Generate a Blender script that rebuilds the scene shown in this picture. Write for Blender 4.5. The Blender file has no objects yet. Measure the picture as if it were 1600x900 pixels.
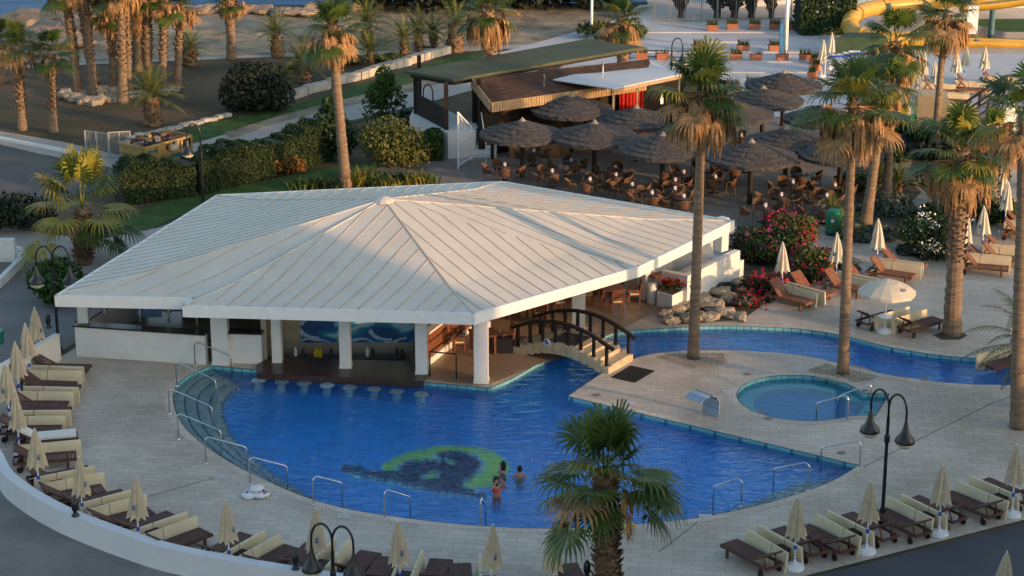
import bpy, math, random
from mathutils import Vector, Matrix, noise
from mathutils.geometry import tessellate_polygon
random.seed(7)
PI = math.pi
scn = bpy.context.scene
COL = scn.collection

# ---------------------------------------------------------------- camera, light
CAM_H = 26.0; FPX = 3200.0; TILT = math.radians(18)
cd = bpy.data.cameras.new("camera"); cam = bpy.data.objects.new("camera", cd); COL.objects.link(cam)
cam.location = (0, 0, CAM_H); cam.rotation_euler = (PI/2 - TILT, 0, 0)
cd.sensor_width = 36; cd.lens = 36*FPX/1600; cd.clip_end = 6000; cd.clip_start = 0.5
scn.camera = cam
SUN_EL = math.radians(9.0); SUN_AZ = math.radians(124)      # azimuth from +Y towards +X
S = Vector((math.sin(SUN_AZ)*math.cos(SUN_EL), math.cos(SUN_AZ)*math.cos(SUN_EL), math.sin(SUN_EL)))
w = bpy.data.worlds.new("World"); scn.world = w; w.use_nodes = True
nt = w.node_tree; bg = nt.nodes['Background']
sky = nt.nodes.new('ShaderNodeTexSky'); sky.sky_type = 'NISHITA'; sky.sun_disc = False
sky.sun_elevation = SUN_EL; sky.sun_rotation = SUN_AZ; sky.air_density = 1.0; sky.dust_density = 1.5; sky.ozone_density = 1.1
nt.links.new(sky.outputs[0], bg.inputs[0]); bg.inputs[1].default_value = 0.15
sd = bpy.data.lights.new("sun", 'SUN'); sd.energy = 2.0; sd.angle = math.radians(0.6); sd.color = (1.0, 0.56, 0.28)
so = bpy.data.objects.new("sun", sd); COL.objects.link(so); so.rotation_euler = S.to_track_quat('Z', 'Y').to_euler()
scn.view_settings.view_transform = 'Standard'; scn.view_settings.look = 'None'
scn.view_settings.gamma = 1; scn.view_settings.exposure = 1.3
scn.view_settings.use_curve_mapping = False
scn.render.engine = 'CYCLES'
scn.cycles.max_bounces = 6; scn.cycles.transparent_max_bounces = 12

# ---------------------------------------------------------------- helpers
CT, ST = math.cos(TILT), math.sin(TILT)
def ray(u, v):
    k = (v-450)/FPX
    return (u-800)/FPX, CT-k*ST, -ST-k*CT
def G(u, v, z=0.0):                     # photograph pixel -> point on the level z
    dx, dy, dz = ray(u, v); t = (z-CAM_H)/dz
    return Vector((dx*t, dy*t, z))
def GY(u, v, y):                        # photograph pixel -> point at distance y
    dx, dy, dz = ray(u, v); t = y/dy
    return Vector((dx*t, y, CAM_H+dz*t))
def tag(o, label=None, cat=None, group=None, kind=None):
    if label: o['label'] = label
    if cat: o['category'] = cat
    if group: o['group'] = group
    if kind: o['kind'] = kind
    return o
def empty(name, loc=(0, 0, 0), rz=0.0):
    o = bpy.data.objects.new(name, None); COL.objects.link(o); o.location = loc; o.rotation_euler.z = rz
    o.empty_display_size = .2
    return o
def copy_tree(o, parent=None):
    kids = list(o.children)
    c = o.copy(); COL.objects.link(c)
    if parent is not None: c.parent = parent
    for k in kids: copy_tree(k, c)
    return c
MATS = {}
def mat(name, col, rough=.7, var=.25, scale=2.0, bump=0.0, bscale=20.0, metal=0.0, spec=.3, col2=None, stretch=(1, 1, 1), trans=0.0, emit=0.0):
    if name in MATS: return MATS[name]
    m = bpy.data.materials.new(name); m.use_nodes = True; MATS[name] = m
    n = m.node_tree; L = n.links; b = n.nodes['Principled BSDF']
    b.inputs['Roughness'].default_value = rough; b.inputs['Metallic'].default_value = metal
    b.inputs['Specular IOR Level'].default_value = spec
    tc = n.nodes.new('ShaderNodeTexCoord'); mp = n.nodes.new('ShaderNodeMapping'); mp.inputs['Scale'].default_value = stretch
    L.new(tc.outputs['Object'], mp.inputs['Vector'])
    nz = n.nodes.new('ShaderNodeTexNoise'); nz.inputs['Scale'].default_value = scale; nz.inputs['Detail'].default_value = 6
    nz.inputs['Roughness'].default_value = .62
    L.new(mp.outputs[0], nz.inputs['Vector'])
    r = n.nodes.new('ShaderNodeValToRGB'); L.new(nz.outputs['Fac'], r.inputs[0])
    c2 = col2 or tuple(c*(1+var) for c in col); c1 = col if col2 else tuple(c*(1-var) for c in col)
    r.color_ramp.elements[0].position = .32; r.color_ramp.elements[1].position = .68
    r.color_ramp.elements[0].color = (*c1, 1); r.color_ramp.elements[1].color = (*c2, 1)
    L.new(r.outputs[0], b.inputs['Base Color'])
    m['ramp'] = r.name
    if bump:
        n2 = n.nodes.new('ShaderNodeTexNoise'); n2.inputs['Scale'].default_value = bscale; n2.inputs['Detail'].default_value = 4
        L.new(mp.outputs[0], n2.inputs['Vector'])
        bp = n.nodes.new('ShaderNodeBump'); bp.inputs['Strength'].default_value = bump; bp.inputs['Distance'].default_value = .05
        L.new(n2.outputs['Fac'], bp.inputs['Height']); L.new(bp.outputs[0], b.inputs['Normal'])
    if emit:
        b.inputs['Emission Color'].default_value = (*col, 1); b.inputs['Emission Strength'].default_value = emit
    if trans:                            # thin leaf: some light comes through
        t = n.nodes.new('ShaderNodeBsdfTranslucent'); L.new(r.outputs[0], t.inputs[0])
        mx = n.nodes.new('ShaderNodeMixShader'); mx.inputs[0].default_value = trans
        L.new(b.outputs[0], mx.inputs[1]); L.new(t.outputs[0], mx.inputs[2])
        L.new(mx.outputs[0], n.nodes['Material Output'].inputs[0])
    return m
def tiles(name, col, joint, sx, sy, rot=0.0, var=.12, rough=.6, mortar=.02, offset=.5, vert=False, bump=.15, big=.12, stain=(.8,.78,.74)):
    m = bpy.data.materials.new(name); m.use_nodes = True; MATS[name] = m
    n = m.node_tree; L = n.links; b = n.nodes['Principled BSDF']; b.inputs['Roughness'].default_value = rough
    b.inputs['Specular IOR Level'].default_value = .3
    tc = n.nodes.new('ShaderNodeTexCoord'); mp = n.nodes.new('ShaderNodeMapping'); mp.inputs['Rotation'].default_value = (0, 0, rot)
    src = tc.outputs['Object']
    if vert:
        sp = n.nodes.new('ShaderNodeSeparateXYZ'); L.new(src, sp.inputs[0])
        ad = n.nodes.new('ShaderNodeMath'); ad.operation = 'ADD'; L.new(sp.outputs[0], ad.inputs[0]); L.new(sp.outputs[1], ad.inputs[1])
        cb = n.nodes.new('ShaderNodeCombineXYZ'); L.new(ad.outputs[0], cb.inputs[0]); L.new(sp.outputs[2], cb.inputs[1]); src = cb.outputs[0]
    L.new(src, mp.inputs['Vector'])
    br = n.nodes.new('ShaderNodeTexBrick'); L.new(mp.outputs[0], br.inputs['Vector'])
    br.offset = offset; br.inputs['Scale'].default_value = 1; br.inputs['Mortar Size'].default_value = mortar
    br.inputs['Brick Width'].default_value = sx; br.inputs['Row Height'].default_value = sy; br.inputs['Mortar Smooth'].default_value = .3
    br.inputs['Color1'].default_value = (*[c*(1-var) for c in col], 1); br.inputs['Color2'].default_value = (*[c*(1+var) for c in col], 1)
    br.inputs['Mortar'].default_value = (*joint, 1)
    nz = n.nodes.new('ShaderNodeTexNoise'); nz.inputs['Scale'].default_value = big; nz.inputs['Detail'].default_value = 9; nz.inputs['Roughness'].default_value = .65
    L.new(tc.outputs['Object'], nz.inputs['Vector'])
    r = n.nodes.new('ShaderNodeValToRGB'); L.new(nz.outputs['Fac'], r.inputs[0])
    r.color_ramp.elements[0].position = .35; r.color_ramp.elements[1].position = .62
    r.color_ramp.elements[0].color = (*stain, 1); r.color_ramp.elements[1].color = (1.05, 1.05, 1.05, 1)
    mx = n.nodes.new('ShaderNodeMixRGB'); mx.blend_type = 'MULTIPLY'; mx.inputs[0].default_value = 1
    L.new(br.outputs['Color'], mx.inputs[1]); L.new(r.outputs[0], mx.inputs[2]); L.new(mx.outputs[0], b.inputs['Base Color'])
    bp = n.nodes.new('ShaderNodeBump'); bp.inputs['Strength'].default_value = bump; bp.inputs['Distance'].default_value = .02; bp.invert = True
    L.new(br.outputs['Fac'], bp.inputs['Height']); L.new(bp.outputs[0], b.inputs['Normal'])
    return m

class MB:
    def __init__(s): s.v = []; s.f = []; s.m = []
    def add(s, vs, fs, mi=0):
        o = len(s.v); s.v += [tuple(p) for p in vs]; s.f += [tuple(i+o for i in f) for f in fs]; s.m += [mi]*len(fs)
    def box(s, c, d, rz=0, mi=0, M=None, top=1.0):
        hx, hy, hz = d[0]/2, d[1]/2, d[2]/2; R = Matrix.Rotation(rz, 3, 'Z') if M is None else M; c = Vector(c); vs = []
        for z in (-1, 1):
            k = top if z > 0 else 1
            for x, y in ((-1, -1), (1, -1), (1, 1), (-1, 1)): vs.append(c+R@Vector((x*hx*k, y*hy*k, z*hz)))
        s.add(vs, [(3, 2, 1, 0), (4, 5, 6, 7), (0, 1, 5, 4), (1, 2, 6, 5), (2, 3, 7, 6), (3, 0, 4, 7)], mi)
    def beam(s, a, b, wd, ht, mi=0):       # box beam from a to b (centre line)
        a, b = Vector(a), Vector(b); d = (b-a); L = d.length
        if L < 1e-6: return
        x = d/L; up = Vector((0, 0, 1)) if abs(x.z) < .95 else Vector((0, 1, 0)); y = up.cross(x).normalized(); z = x.cross(y)
        M = Matrix((x, y, z)).transposed(); s.box((a+b)/2, (L, wd, ht), M=M, mi=mi)
    def tube(s, pts, rs, n=8, mi=0, caps=True):
        pts = [Vector(p) for p in pts]
        if not isinstance(rs, (list, tuple)): rs = [rs]*len(pts)
        vs = []; prev = None
        for i, p in enumerate(pts):
            t = (pts[min(i+1, len(pts)-1)]-pts[max(i-1, 0)]).normalized()
            if prev is None:
                a = Vector((1, 0, 0)) if abs(t.x) < .9 else Vector((0, 1, 0)); u = t.cross(a).normalized()
            else: u = (prev-t*prev.dot(t)).normalized()
            prev = u; q = t.cross(u)
            for k in range(n):
                an = 2*PI*k/n; vs.append(p+(u*math.cos(an)+q*math.sin(an))*rs[i])
        fs = []
        for i in range(len(pts)-1):
            for k in range(n): fs.append((i*n+k, i*n+(k+1) % n, (i+1)*n+(k+1) % n, (i+1)*n+k))
        if caps: fs.append(tuple(range(n-1, -1, -1))); fs.append(tuple(range((len(pts)-1)*n, len(pts)*n)))
        s.add(vs, fs, mi)
    def lathe(s, prof, c=(0, 0, 0), n=16, mi=0, jit=0.0):
        c = Vector(c); vs = []; fs = []
        for r, z in prof:
            for k in range(n):
                a = 2*PI*k/n; j = 1+(random.uniform(-jit, jit) if r > .05 else 0)
                vs.append(c+Vector((r*j*math.cos(a), r*j*math.sin(a), z+(random.uniform(-jit, jit)*.4 if jit else 0))))
        for i in range(len(prof)-1):
            for k in range(n): fs.append((i*n+k, i*n+(k+1) % n, (i+1)*n+(k+1) % n, (i+1)*n+k))
        s.add(vs, fs, mi)
    def prism(s, poly, z0, z1, mi=0, top=True, bottom=True):
        n = len(poly); pl = [Vector((p[0], p[1], 0)) for p in poly]
        ar = sum(pl[i].x*pl[(i+1) % n].y-pl[(i+1) % n].x*pl[i].y for i in range(n))
        if ar < 0: pl.reverse()
        tri = tessellate_polygon([pl]); vs = [(p.x, p.y, z0) for p in pl]+[(p.x, p.y, z1) for p in pl]; fs = []
        for i in range(n): fs.append((i, (i+1) % n, n+(i+1) % n, n+i))
        for t in tri:
            a, b, c = t; cr = (pl[b]-pl[a]).cross(pl[c]-pl[a]).z
            if cr < 0: a, b, c = c, b, a
            if top: fs.append((n+a, n+b, n+c))
            if bottom: fs.append((c, b, a))
        s.add(vs, fs, mi)
    def sheet(s, loops, z, mi=0):         # flat polygon with holes
        L = [[Vector((p[0], p[1], 0)) for p in l] for l in loops]; tri = tessellate_polygon(L); fl = [p for l in L for p in l]
        fs = []
        for a, b, c in tri:
            if (fl[b]-fl[a]).cross(fl[c]-fl[a]).z < 0: a, b, c = c, b, a
            fs.append((a, b, c))
        s.add([(p.x, p.y, z) for p in fl], fs, mi)
    def quad(s, a, b, c, d, mi=0): s.add([a, b, c, d], [(0, 1, 2, 3)], mi)
    def build(s, name, mats, parent=None, smooth=False, loc=None):
        me = bpy.data.meshes.new(name); me.from_pydata(s.v, [], s.f)
        if not isinstance(mats, (list, tuple)): mats = [mats]
        for m in mats: me.materials.append(m)
        if any(s.m): me.polygons.foreach_set('material_index', s.m)
        if smooth: me.polygons.foreach_set('use_smooth', [True]*len(me.polygons))
        me.update(); o = bpy.data.objects.new(name, me); COL.objects.link(o)
        if parent is not None: o.parent = parent
        if loc is not None: o.location = loc
        return o
def spline(pts, sub=6, closed=False):
    P = [Vector(p) for p in pts]; n = len(P); out = []
    for i in range(n if closed else n-1):
        p0 = P[(i-1) % n] if closed or i > 0 else P[0]; p1 = P[i]; p2 = P[(i+1) % n]; p3 = P[(i+2) % n] if closed or i+2 < n else P[-1]
        for k in range(sub):
            t = k/sub
            out.append(.5*((2*p1)+(p2-p0)*t+(2*p0-5*p1+4*p2-p3)*t*t+(3*p1-p0-3*p2+p3)*t**3))
    if not closed: out.append(P[-1])
    return out
def px(l, z=0.0): return [G(u, v, z) for u, v in l]
def offset(poly, d, closed=True):
    n = len(poly); out = []
    for i in range(n):
        a = poly[(i-1) % n] if closed or i > 0 else poly[i]; b = poly[(i+1) % n] if closed or i < n-1 else poly[i]
        t = Vector((b[0]-a[0], b[1]-a[1], 0)); t = t.normalized() if t.length > 0 else Vector((1, 0, 0))
        dd = d[i] if isinstance(d, list) else d
        out.append(Vector((poly[i][0]-t.y*dd, poly[i][1]+t.x*dd, 0)))
    return out
def struct(name, mb, m, smooth=False): return tag(mb.build(name, m, smooth=smooth), kind='structure')

# ---------------------------------------------------------------- materials
WHITE = mat('white_render', (.66, .66, .64), .75, .08, 1.2, .1, 30)
WHITE2 = mat('white_paint_clean', (.74, .74, .72), .6, .05, 3)
CREAM = mat('cream_stone', (.5, .42, .3), .8, .18, 3, .2, 12)
DARKWOOD = mat('dark_wood', (.02, .014, .011), .6, .3, 6, .2, 30, stretch=(1, 1, .2))
WOOD = mat('teak_brown', (.16, .06, .03), .55, .3, 8, .15, 40)
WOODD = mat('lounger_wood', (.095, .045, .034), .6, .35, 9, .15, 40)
WOODSUN = mat('lounger_wood_sunlit', (.2, .085, .045), .6, .3, 9, .15, 40)  # brighter copy of the lounger wood, low orange sun put into its colour
CUSH = mat('cream_mattress', (.62, .53, .36), .85, .1, 2, .1, 12)
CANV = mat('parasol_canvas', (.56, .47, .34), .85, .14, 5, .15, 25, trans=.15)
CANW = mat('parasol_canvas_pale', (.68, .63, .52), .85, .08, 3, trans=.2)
BLACK = mat('black_iron', (.012, .013, .016), .35, .3, 5, spec=.5)
CHROME = mat('steel_tube', (.62, .63, .65), .22, .08, 4, metal=1.0)
PLAST = mat('white_plastic', (.7, .72, .74), .45, .05, 3)
BLUEP = mat('blue_plastic', (.02, .08, .4), .45, .1, 3)
THATCH = mat('thatch', (.035, .03, .027), .95, .5, 7, 1.0, 22, col2=(.12, .112, .108), stretch=(1, 1, 3))
THATCHT = mat('thatch_light_cap', (.3, .26, .2), .95, .3, 8, .6, 30)
RATTAN = mat('rattan', (.1, .05, .028), .7, .45, 9, .4, 40)
RATTAND = mat('rattan_frame', (.17, .11, .065), .6, .3, 12)
LEAFF = mat('fan_leaf', (.035, .075, .012), .45, .4, 1.6, trans=.3, col2=(.12, .17, .03), spec=.4)
LEAFY = mat('fan_leaf_yellowish', (.14, .15, .02), .5, .4, 1.3, trans=.3, col2=(.36, .3, .05))
LEAFD = mat('fan_leaf_dark', (.022, .048, .01), .45, .4, 1.3, trans=.25, col2=(.07, .11, .02))
DEAD = mat('dead_frond', (.2, .1, .04), .85, .45, 3, trans=.15, col2=(.5, .3, .14))
FEATH = mat('feather_leaf', (.05, .08, .015), .5, .4, 1.5, trans=.25, col2=(.16, .18, .05))
FEATHG = mat('feather_leaf_grey', (.045, .07, .035), .5, .3, 2, trans=.2, col2=(.13, .15, .08))
TRUNK = mat('palm_trunk', (.13, .085, .055), .9, .35, 3, .5, 18, col2=(.27, .2, .14), stretch=(1, 1, 5))
TRUNKR = mat('palm_trunk_rough', (.05, .028, .018), .95, .4, 5, .8, 14, col2=(.26, .17, .1))
BOOT = mat('palm_boot', (.1, .055, .03), .9, .3, 6, .5, 20, col2=(.34, .22, .13))
BUSH = mat('bush_leaf', (.014, .036, .01), .6, .4, 1.1, trans=.15, col2=(.034, .064, .016))
BUSHL = mat('bush_leaf_light', (.045, .07, .014), .6, .4, 1.2, trans=.15, col2=(.15, .15, .035))
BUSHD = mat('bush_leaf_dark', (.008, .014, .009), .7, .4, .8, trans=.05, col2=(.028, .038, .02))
BUSHG = mat('ground_cover_grey', (.05, .07, .055), .8, .4, 1.0, col2=(.11, .13, .1))
TWIG = mat('twig', (.06, .04, .025), .9)
RED = mat('red_flower', (.5, .03, .02), .7, .3, 5, trans=.2); MAG = mat('magenta_flower', (.45, .02, .1), .7, .3, 5, trans=.2)
WFL = mat('white_flower', (.75, .74, .7), .7, .05, 5); PURP = mat('purple_flower', (.32, .05, .2), .7, .3, 5, trans=.2)
ROCK = mat('pale_rock', (.24, .2, .15), .9, .3, 1.5, .6, 6, col2=(.42, .36, .27))
TERRA = mat('terracotta', (.36, .14, .08), .8, .15, 4)
GREENP = mat('green_plastic', (.01, .18, .1), .4, .1, 3)
SKIN = mat('skin', (.42, .21, .13), .5, .08, 6); HAIR = mat('dark_hair', (.015, .01, .008), .5)
LAMPG = mat('lamp_glass', (.55, .52, .42), .25, .05, 3)
STUCCO = mat('beige_stucco', (.48, .36, .22), .85, .06, 1, .1, 20)
# ---------------------------------------------------------------- pools (plan outlines)
LEFTBANK = px([(330, 571), (412, 579), (668, 597), (765, 606)])
CH1 = spline(px([(765, 606), (800, 591), (840, 568), (880, 547), (915, 531), (960, 520), (1000, 515), (1070, 511), (1130, 509), (1200, 511), (1260, 515), (1320, 525), (1380, 540), (1440, 551), (1500, 558), (1580, 562), (1640, 563)]), 4)
CH2 = spline(px([(1640, 606), (1580, 602), (1500, 600), (1400, 588), (1340, 575), (1290, 563), (1240, 554), (1160, 548), (1075, 548), (1020, 553), (978, 565), (938, 585)]), 4)
TIP = px([(888, 619), (1343, 727)])
ARC = spline(px([(1343, 727), (1300, 752), (1250, 771), (1200, 786), (1160, 796), (1100, 808), (1050, 814), (950, 823), (850, 826), (750, 822), (650, 812), (550, 797), (480, 778), (420, 753), (360, 723), (318, 695), (290, 670), (275, 645), (270, 620), (278, 600), (300, 583), (330, 571)]), 4)
POOL = LEFTBANK[:-1]+CH1+CH2+TIP+ARC[1:-1]
jc = G(1252, 621); JR = 2.28
JAC = [jc+Vector((JR*math.cos(math.radians(a)), JR*math.sin(math.radians(a)), 0)) for a in range(14, 312, 6)]+[jc+Vector((1.75, -1.75, 0)), jc+Vector((2.3, -1.85, 0)), jc+Vector((3.2, .35, 0)), jc+Vector((2.25, .45, 0))]
PIT = [(-9.0, 71.35), (-3.75, 71.0), (-3.75, 73.3), (-9.0, 73.3)]
WALLC = spline([G(-260, 430, .72), G(-140, 560, .72), G(-45, 655, .72), (-16.6, 60.9, 0), (-15.55, 58.75, 0), (-13.5, 56.4, 0), (-10.8, 54.3, 0), (-9.2, 53.4, 0), (-7.2, 52.6, 0), (-4.9, 51.8, 0), (-2, 51.0, 0), (1, 50.4, 0), (4, 50.6, 0)], 8)
WALLC = [Vector((p.x, p.y, 0)) for p in WALLC if p.y < 69.5]
DECK = WALLC+[(5.5, 51.75), (15.65, 57.2), (40, 70.2), (60, 80), (60, 150), (11, 150), (3, 124), (-4, 101), (-6.5, 97), (-9, 91), (-12.7, 83.7), (-16.7, 72), (-17.3, 70.6)]
DECK = [Vector((p[0], p[1], 0)) for p in DECK]
HOLE = [(-12.6, 57), (1, 55.4), (12.5, 59), (22, 66), (24, 76), (10, 79), (-15.5, 72.4), (-15.5, 63)]

M_DECK = tiles('deck_tiles', (.5, .44, .365), (.33, .285, .235), .62, .31, rot=.12, mortar=.012, var=.09, rough=.5, big=.22, stain=(.76, .73, .68))
M_PAVE = tiles('outer_paving', (.2, .19, .175), (.15, .14, .13), 1.2, .6, rot=.5, mortar=.01, var=.05, rough=.8, big=.35, stain=(.75, .74, .72))
M_TERR = tiles('terrace_tiles', (.26, .23, .195), (.17, .155, .135), .5, .5, rot=.3, mortar=.02, var=.1, rough=.7)
M_FLOOR = tiles('pavilion_floor', (.3, .225, .155), (.2, .16, .12), .45, .45, rot=.75, mortar=.015, var=.08, rough=.35)
M_POOL = tiles('pool_tile_blue', (.014, .29, .84), (.05, .38, .82), .33, .33, mortar=.02, var=.12, rough=.4, offset=0, big=.3, stain=(.8, .85, .9))
M_PWALL = tiles('pool_wall_tile', (.2, .52, .6), (.05, .2, .3), .26, .26, mortar=.018, var=.12, rough=.3, offset=0, vert=True)
M_STEP = mat('pool_step_tile', (.24, .36, .33), .5, .3, 2.5, col2=(.45, .58, .52))
M_STEPN = mat('pool_step_nosing', (.02, .1, .11), .5, .2)
M_JAC = mat('jacuzzi_tile', (.1, .42, .46), .4, .15, 2)
M_JACB = mat('jacuzzi_floor', (.02, .2, .52), .4, .15, 2)
M_COPE = tiles('coping_stone', (.52, .46, .38), (.36, .31, .25), .5, .5, mortar=.015, var=.1, rough=.6)
M_GREENM = tiles('mosaic_green', (.36, .8, .07), (.2, .62, .12), .12, .12, mortar=.02, var=.25, rough=.4, offset=0)
M_NAVYM = tiles('mosaic_navy', (.002, .02, .08), (.005, .04, .12), .12, .12, mortar=.02, var=.4, rough=.4, offset=0)
M_CYANM = tiles('mosaic_cyan', (.3, .75, .8), (.15, .55, .7), .12, .12, mortar=.02, var=.25, rough=.4, offset=0)

m = MB(); m.sheet([[(-500, -60), (500, -60), (500, 1200), (120, 1200), (40, 150), (0, 146), (-22, 145.5), (-29.5, 143), (-30.5, 137.5), (-34, 136), (-60, 134), (-500, 120)], HOLE], -.03)
g = struct('ground', m, mat('ground_soil', (.045, .045, .022), .95, .3, .15, .6, 3, col2=(.13, .09, .055)))
m = MB(); m.sheet([DECK, POOL, JAC, PIT], 0.0); struct('pool_deck', m, M_DECK)
# coping
def ring(a, b, z, mi=0, mb=None, closed=True):
    n = len(a); mb.add([(p[0], p[1], z) for p in a]+[(p[0], p[1], z) for p in b], [(i, (i+1) % n, n+(i+1) % n, n+i) for i in range(n if closed else n-1)], mi)
def area(p): return sum(p[i][0]*p[(i+1) % len(p)][1]-p[(i+1) % len(p)][0]*p[i][1] for i in range(len(p)))
m = MB()
for P in (POOL, JAC):
    s_ = -1 if area(P) > 0 else 1
    ring(P, offset(P, .3*s_), .006, 0, m)
struct('pool_coping', m, M_COPE)
m = MB(); 
for P in (POOL, JAC):
    s_ = 1 if area(P) > 0 else -1
    ring(P, offset(P, .035*s_), .002, 0, m)
struct('pool_edge_trim', m, mat('edge_trim', (.05, .045, .04), .6))
# basin walls and floors
ZB = -1.15; ZW = -.13
m = MB(); n = len(POOL)
m.add([(p.x, p.y, 0) for p in POOL]+[(p.x, p.y, -.4) for p in POOL], [(i, (i+1) % n, n+(i+1) % n, n+i) for i in range(n)], 0)
m.add([(p.x, p.y, -.4) for p in POOL]+[(p.x, p.y, ZB) for p in POOL], [(i, (i+1) % n, n+(i+1) % n, n+i) for i in range(n)], 2)
m.sheet([POOL], ZB, 1)
struct('pool_basin', m, [M_PWALL, M_POOL, tiles('pool_wall_blue', (.02, .24, .66), (.05, .3, .66), .26, .26, mortar=.018, var=.12, rough=.4, offset=0, vert=True)])
m = MB(); n = len(JAC)
m.add([(p.x, p.y, 0) for p in JAC]+[(p.x, p.y, -.95) for p in JAC], [(i, (i+1) % n, n+(i+1) % n, n+i) for i in range(n)], 0)
m.sheet([JAC], -.95, 1)
J2 = [jc+(p-jc)*.74 for p in JAC]; ring(JAC, J2, -.45, 2, m)
m.add([(p.x, p.y, -.45) for p in J2]+[(p.x, p.y, -.95) for p in J2], [(i, (i+1) % n, n+(i+1) % n, n+i) for i in range(n)], 2)
struct('jacuzzi_basin', m, [M_PWALL, M_JACB, M_JAC])
# curved underwater steps
arc = [p for p in ARC]
sgn = 1 if area(POOL) > 0 else -1
def wid(p):
    t = (p.x+12)/24
    return 1.75-1.0*min(1, t/.25) if t < .25 else (.75 if t < .6 else .75+.75*(t-.6)/.4)
W = [wid(p)*min(1, .05+i/4.0) for i, p in enumerate(arc)]
m = MB(); K = 4; prev = arc
for k in range(1, K+1):
    cur = offset(arc, [sgn*W[i]*k/K for i in range(len(arc))], closed=False)
    z = -.3-.24*(k-1)
    ring(prev, cur, z, 0, m, closed=False)
    edge = offset(arc, [sgn*(W[i]*k/K-.07) for i in range(len(arc))], closed=False)
    ring(edge, cur, z+.004, 1, m, closed=False)
    n = len(arc); m.add([(p.x, p.y, z) for p in cur]+[(p.x, p.y, ZB) for p in cur], [(i, i+1, n+i+1, n+i) for i in range(n-1)], 0)
    prev = cur
struct('pool_steps', m, [M_STEP, M_STEPN])
# tiled picture on the pool floor
def GW(u, v):                           # pixel -> pool floor, bent at the water surface
    p = G(u, v, ZW); dx, dy, dz = ray(u, v); h = math.hypot(dx, dy); si = h/math.sqrt(h*h+dz*dz)/1.33; run = (ZW-ZB)*si/math.sqrt(1-si*si)
    return Vector((p.x+dx/h*run, p.y+dy/h*run, ZB))
def mosaic(pts, z, mi, mb, sub=4): mb.sheet([spline([GW(*q) for q in pts], sub, True)], z, mi)
m = MB()
mosaic([(597, 735), (605, 722), (640, 706), (690, 697), (735, 698), (772, 707), (792, 722), (794, 738), (782, 752), (755, 762), (715, 763), (680, 757), (650, 745), (620, 742)], ZB+.006, 0, m)
NV = [(550,225),(600,218),(650,238),(740,250),(830,255),(890,270),(940,285),(1000,295),(1070,305),(1130,303),(1175,285),(1180,262),(1150,240),(1100,235),(1060,245),(1040,262),(1000,272),(940,268),(905,245),(915,212),(960,190),(1040,182),(1120,182),(1170,195),(1195,215),(1240,222),(1285,205),(1290,185),(1255,168),(1200,168),(1145,145),(1165,130),(1215,135),(1240,125),(1290,138),(1350,155),(1398,188),(1385,230),(1340,270),(1290,300),(1250,325),(1255,345),(1390,385),(1440,405),(1300,392),(1150,370),(1000,345),(880,315),(700,280),(600,250)]
NP = []
_P = [GW(400+x/4, 675+y/4) for x, y in NV]
for i in range(len(_P)):                     # ragged tile-cut outline
    p, q = _P[i], _P[(i+1) % len(_P)]
    for k in range(3): NP.append(p+(q-p)*k/3+Vector((random.uniform(-.03, .03), random.uniform(-.05, .05), 0)))
m.sheet([NP], ZB+.018, 1)
for i in range(len(NP)):
    p, q = NP[i], NP[(i+1) % len(NP)]; d_ = (q-p)
    if d_.length < 1e-4: continue
    d_.normalize(); n_ = Vector((-d_.y, d_.x, 0))*(.21+.06*math.sin(i*1.7)); z_ = ZB+.012
    e_ = d_*.05; m.quad(*[Vector((v.x, v.y, z_)) for v in (p-n_-e_, q-n_+e_, q+n_+e_, p+n_-e_)], 2)
mo = struct('pool_floor_mosaic', m, [M_GREENM, M_NAVYM, M_CYANM])
# water
def water(name, poly, z, bump, tint, sc, st=(1, 1.7, 1), deep=(.02, .24, .7), cloud=.06):
    wm = bpy.data.materials.new(name+'_surface'); wm.use_nodes = True; N = wm.node_tree; L = N.links; N.nodes.remove(N.nodes['Principled BSDF'])
    tc = N.nodes.new('ShaderNodeTexCoord'); mp = N.nodes.new('ShaderNodeMapping'); mp.inputs['Scale'].default_value = st; L.new(tc.outputs['Object'], mp.inputs['Vector'])
    nz = N.nodes.new('ShaderNodeTexNoise'); nz.inputs['Scale'].default_value = sc; nz.inputs['Detail'].default_value = 3; nz.inputs['Distortion'].default_value = .8; nz.inputs['Roughness'].default_value = .5
    L.new(mp.outputs[0], nz.inputs['Vector'])
    bp = N.nodes.new('ShaderNodeBump'); bp.inputs['Strength'].default_value = bump; bp.inputs['Distance'].default_value = .16; L.new(nz.outputs['Fac'], bp.inputs['Height'])
    gl = N.nodes.new('ShaderNodeBsdfGlass'); gl.inputs['IOR'].default_value = 1.33; gl.inputs['Roughness'].default_value = .0; gl.inputs[0].default_value = (*tint, 1); L.new(bp.outputs[0], gl.inputs['Normal'])
    df = N.nodes.new('ShaderNodeBsdfDiffuse'); df.inputs[0].default_value = (*deep, 1); L.new(bp.outputs[0], df.inputs['Normal'])
    m0 = N.nodes.new('ShaderNodeMixShader'); m0.inputs[0].default_value = cloud; L.new(gl.outputs[0], m0.inputs[1]); L.new(df.outputs[0], m0.inputs[2])
    L.new(m0.outputs[0], N.nodes['Material Output'].inputs[0])
    mb = MB(); mb.sheet([poly], z); return struct(name, mb, wm)
water('pool_water', POOL, ZW, .5, (.95, .99, 1), 1.5, (1, 2.3, 1))
water('jacuzzi_water', JAC, ZW-.02, .12, (.9, .98, 1), 2.0, deep=(.03, .3, .55), cloud=.15)
# sea
m = MB(); m.box((0, 2400, -2.6), (9000, 4560, .4)); sea = struct('sea', m, mat('sea_water', (.012, .06, .14), .6, .3, .3, 1.0, 1.0, col2=(.05, .15, .29), spec=.2, stretch=(.5, 1.6, 1)))

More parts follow.
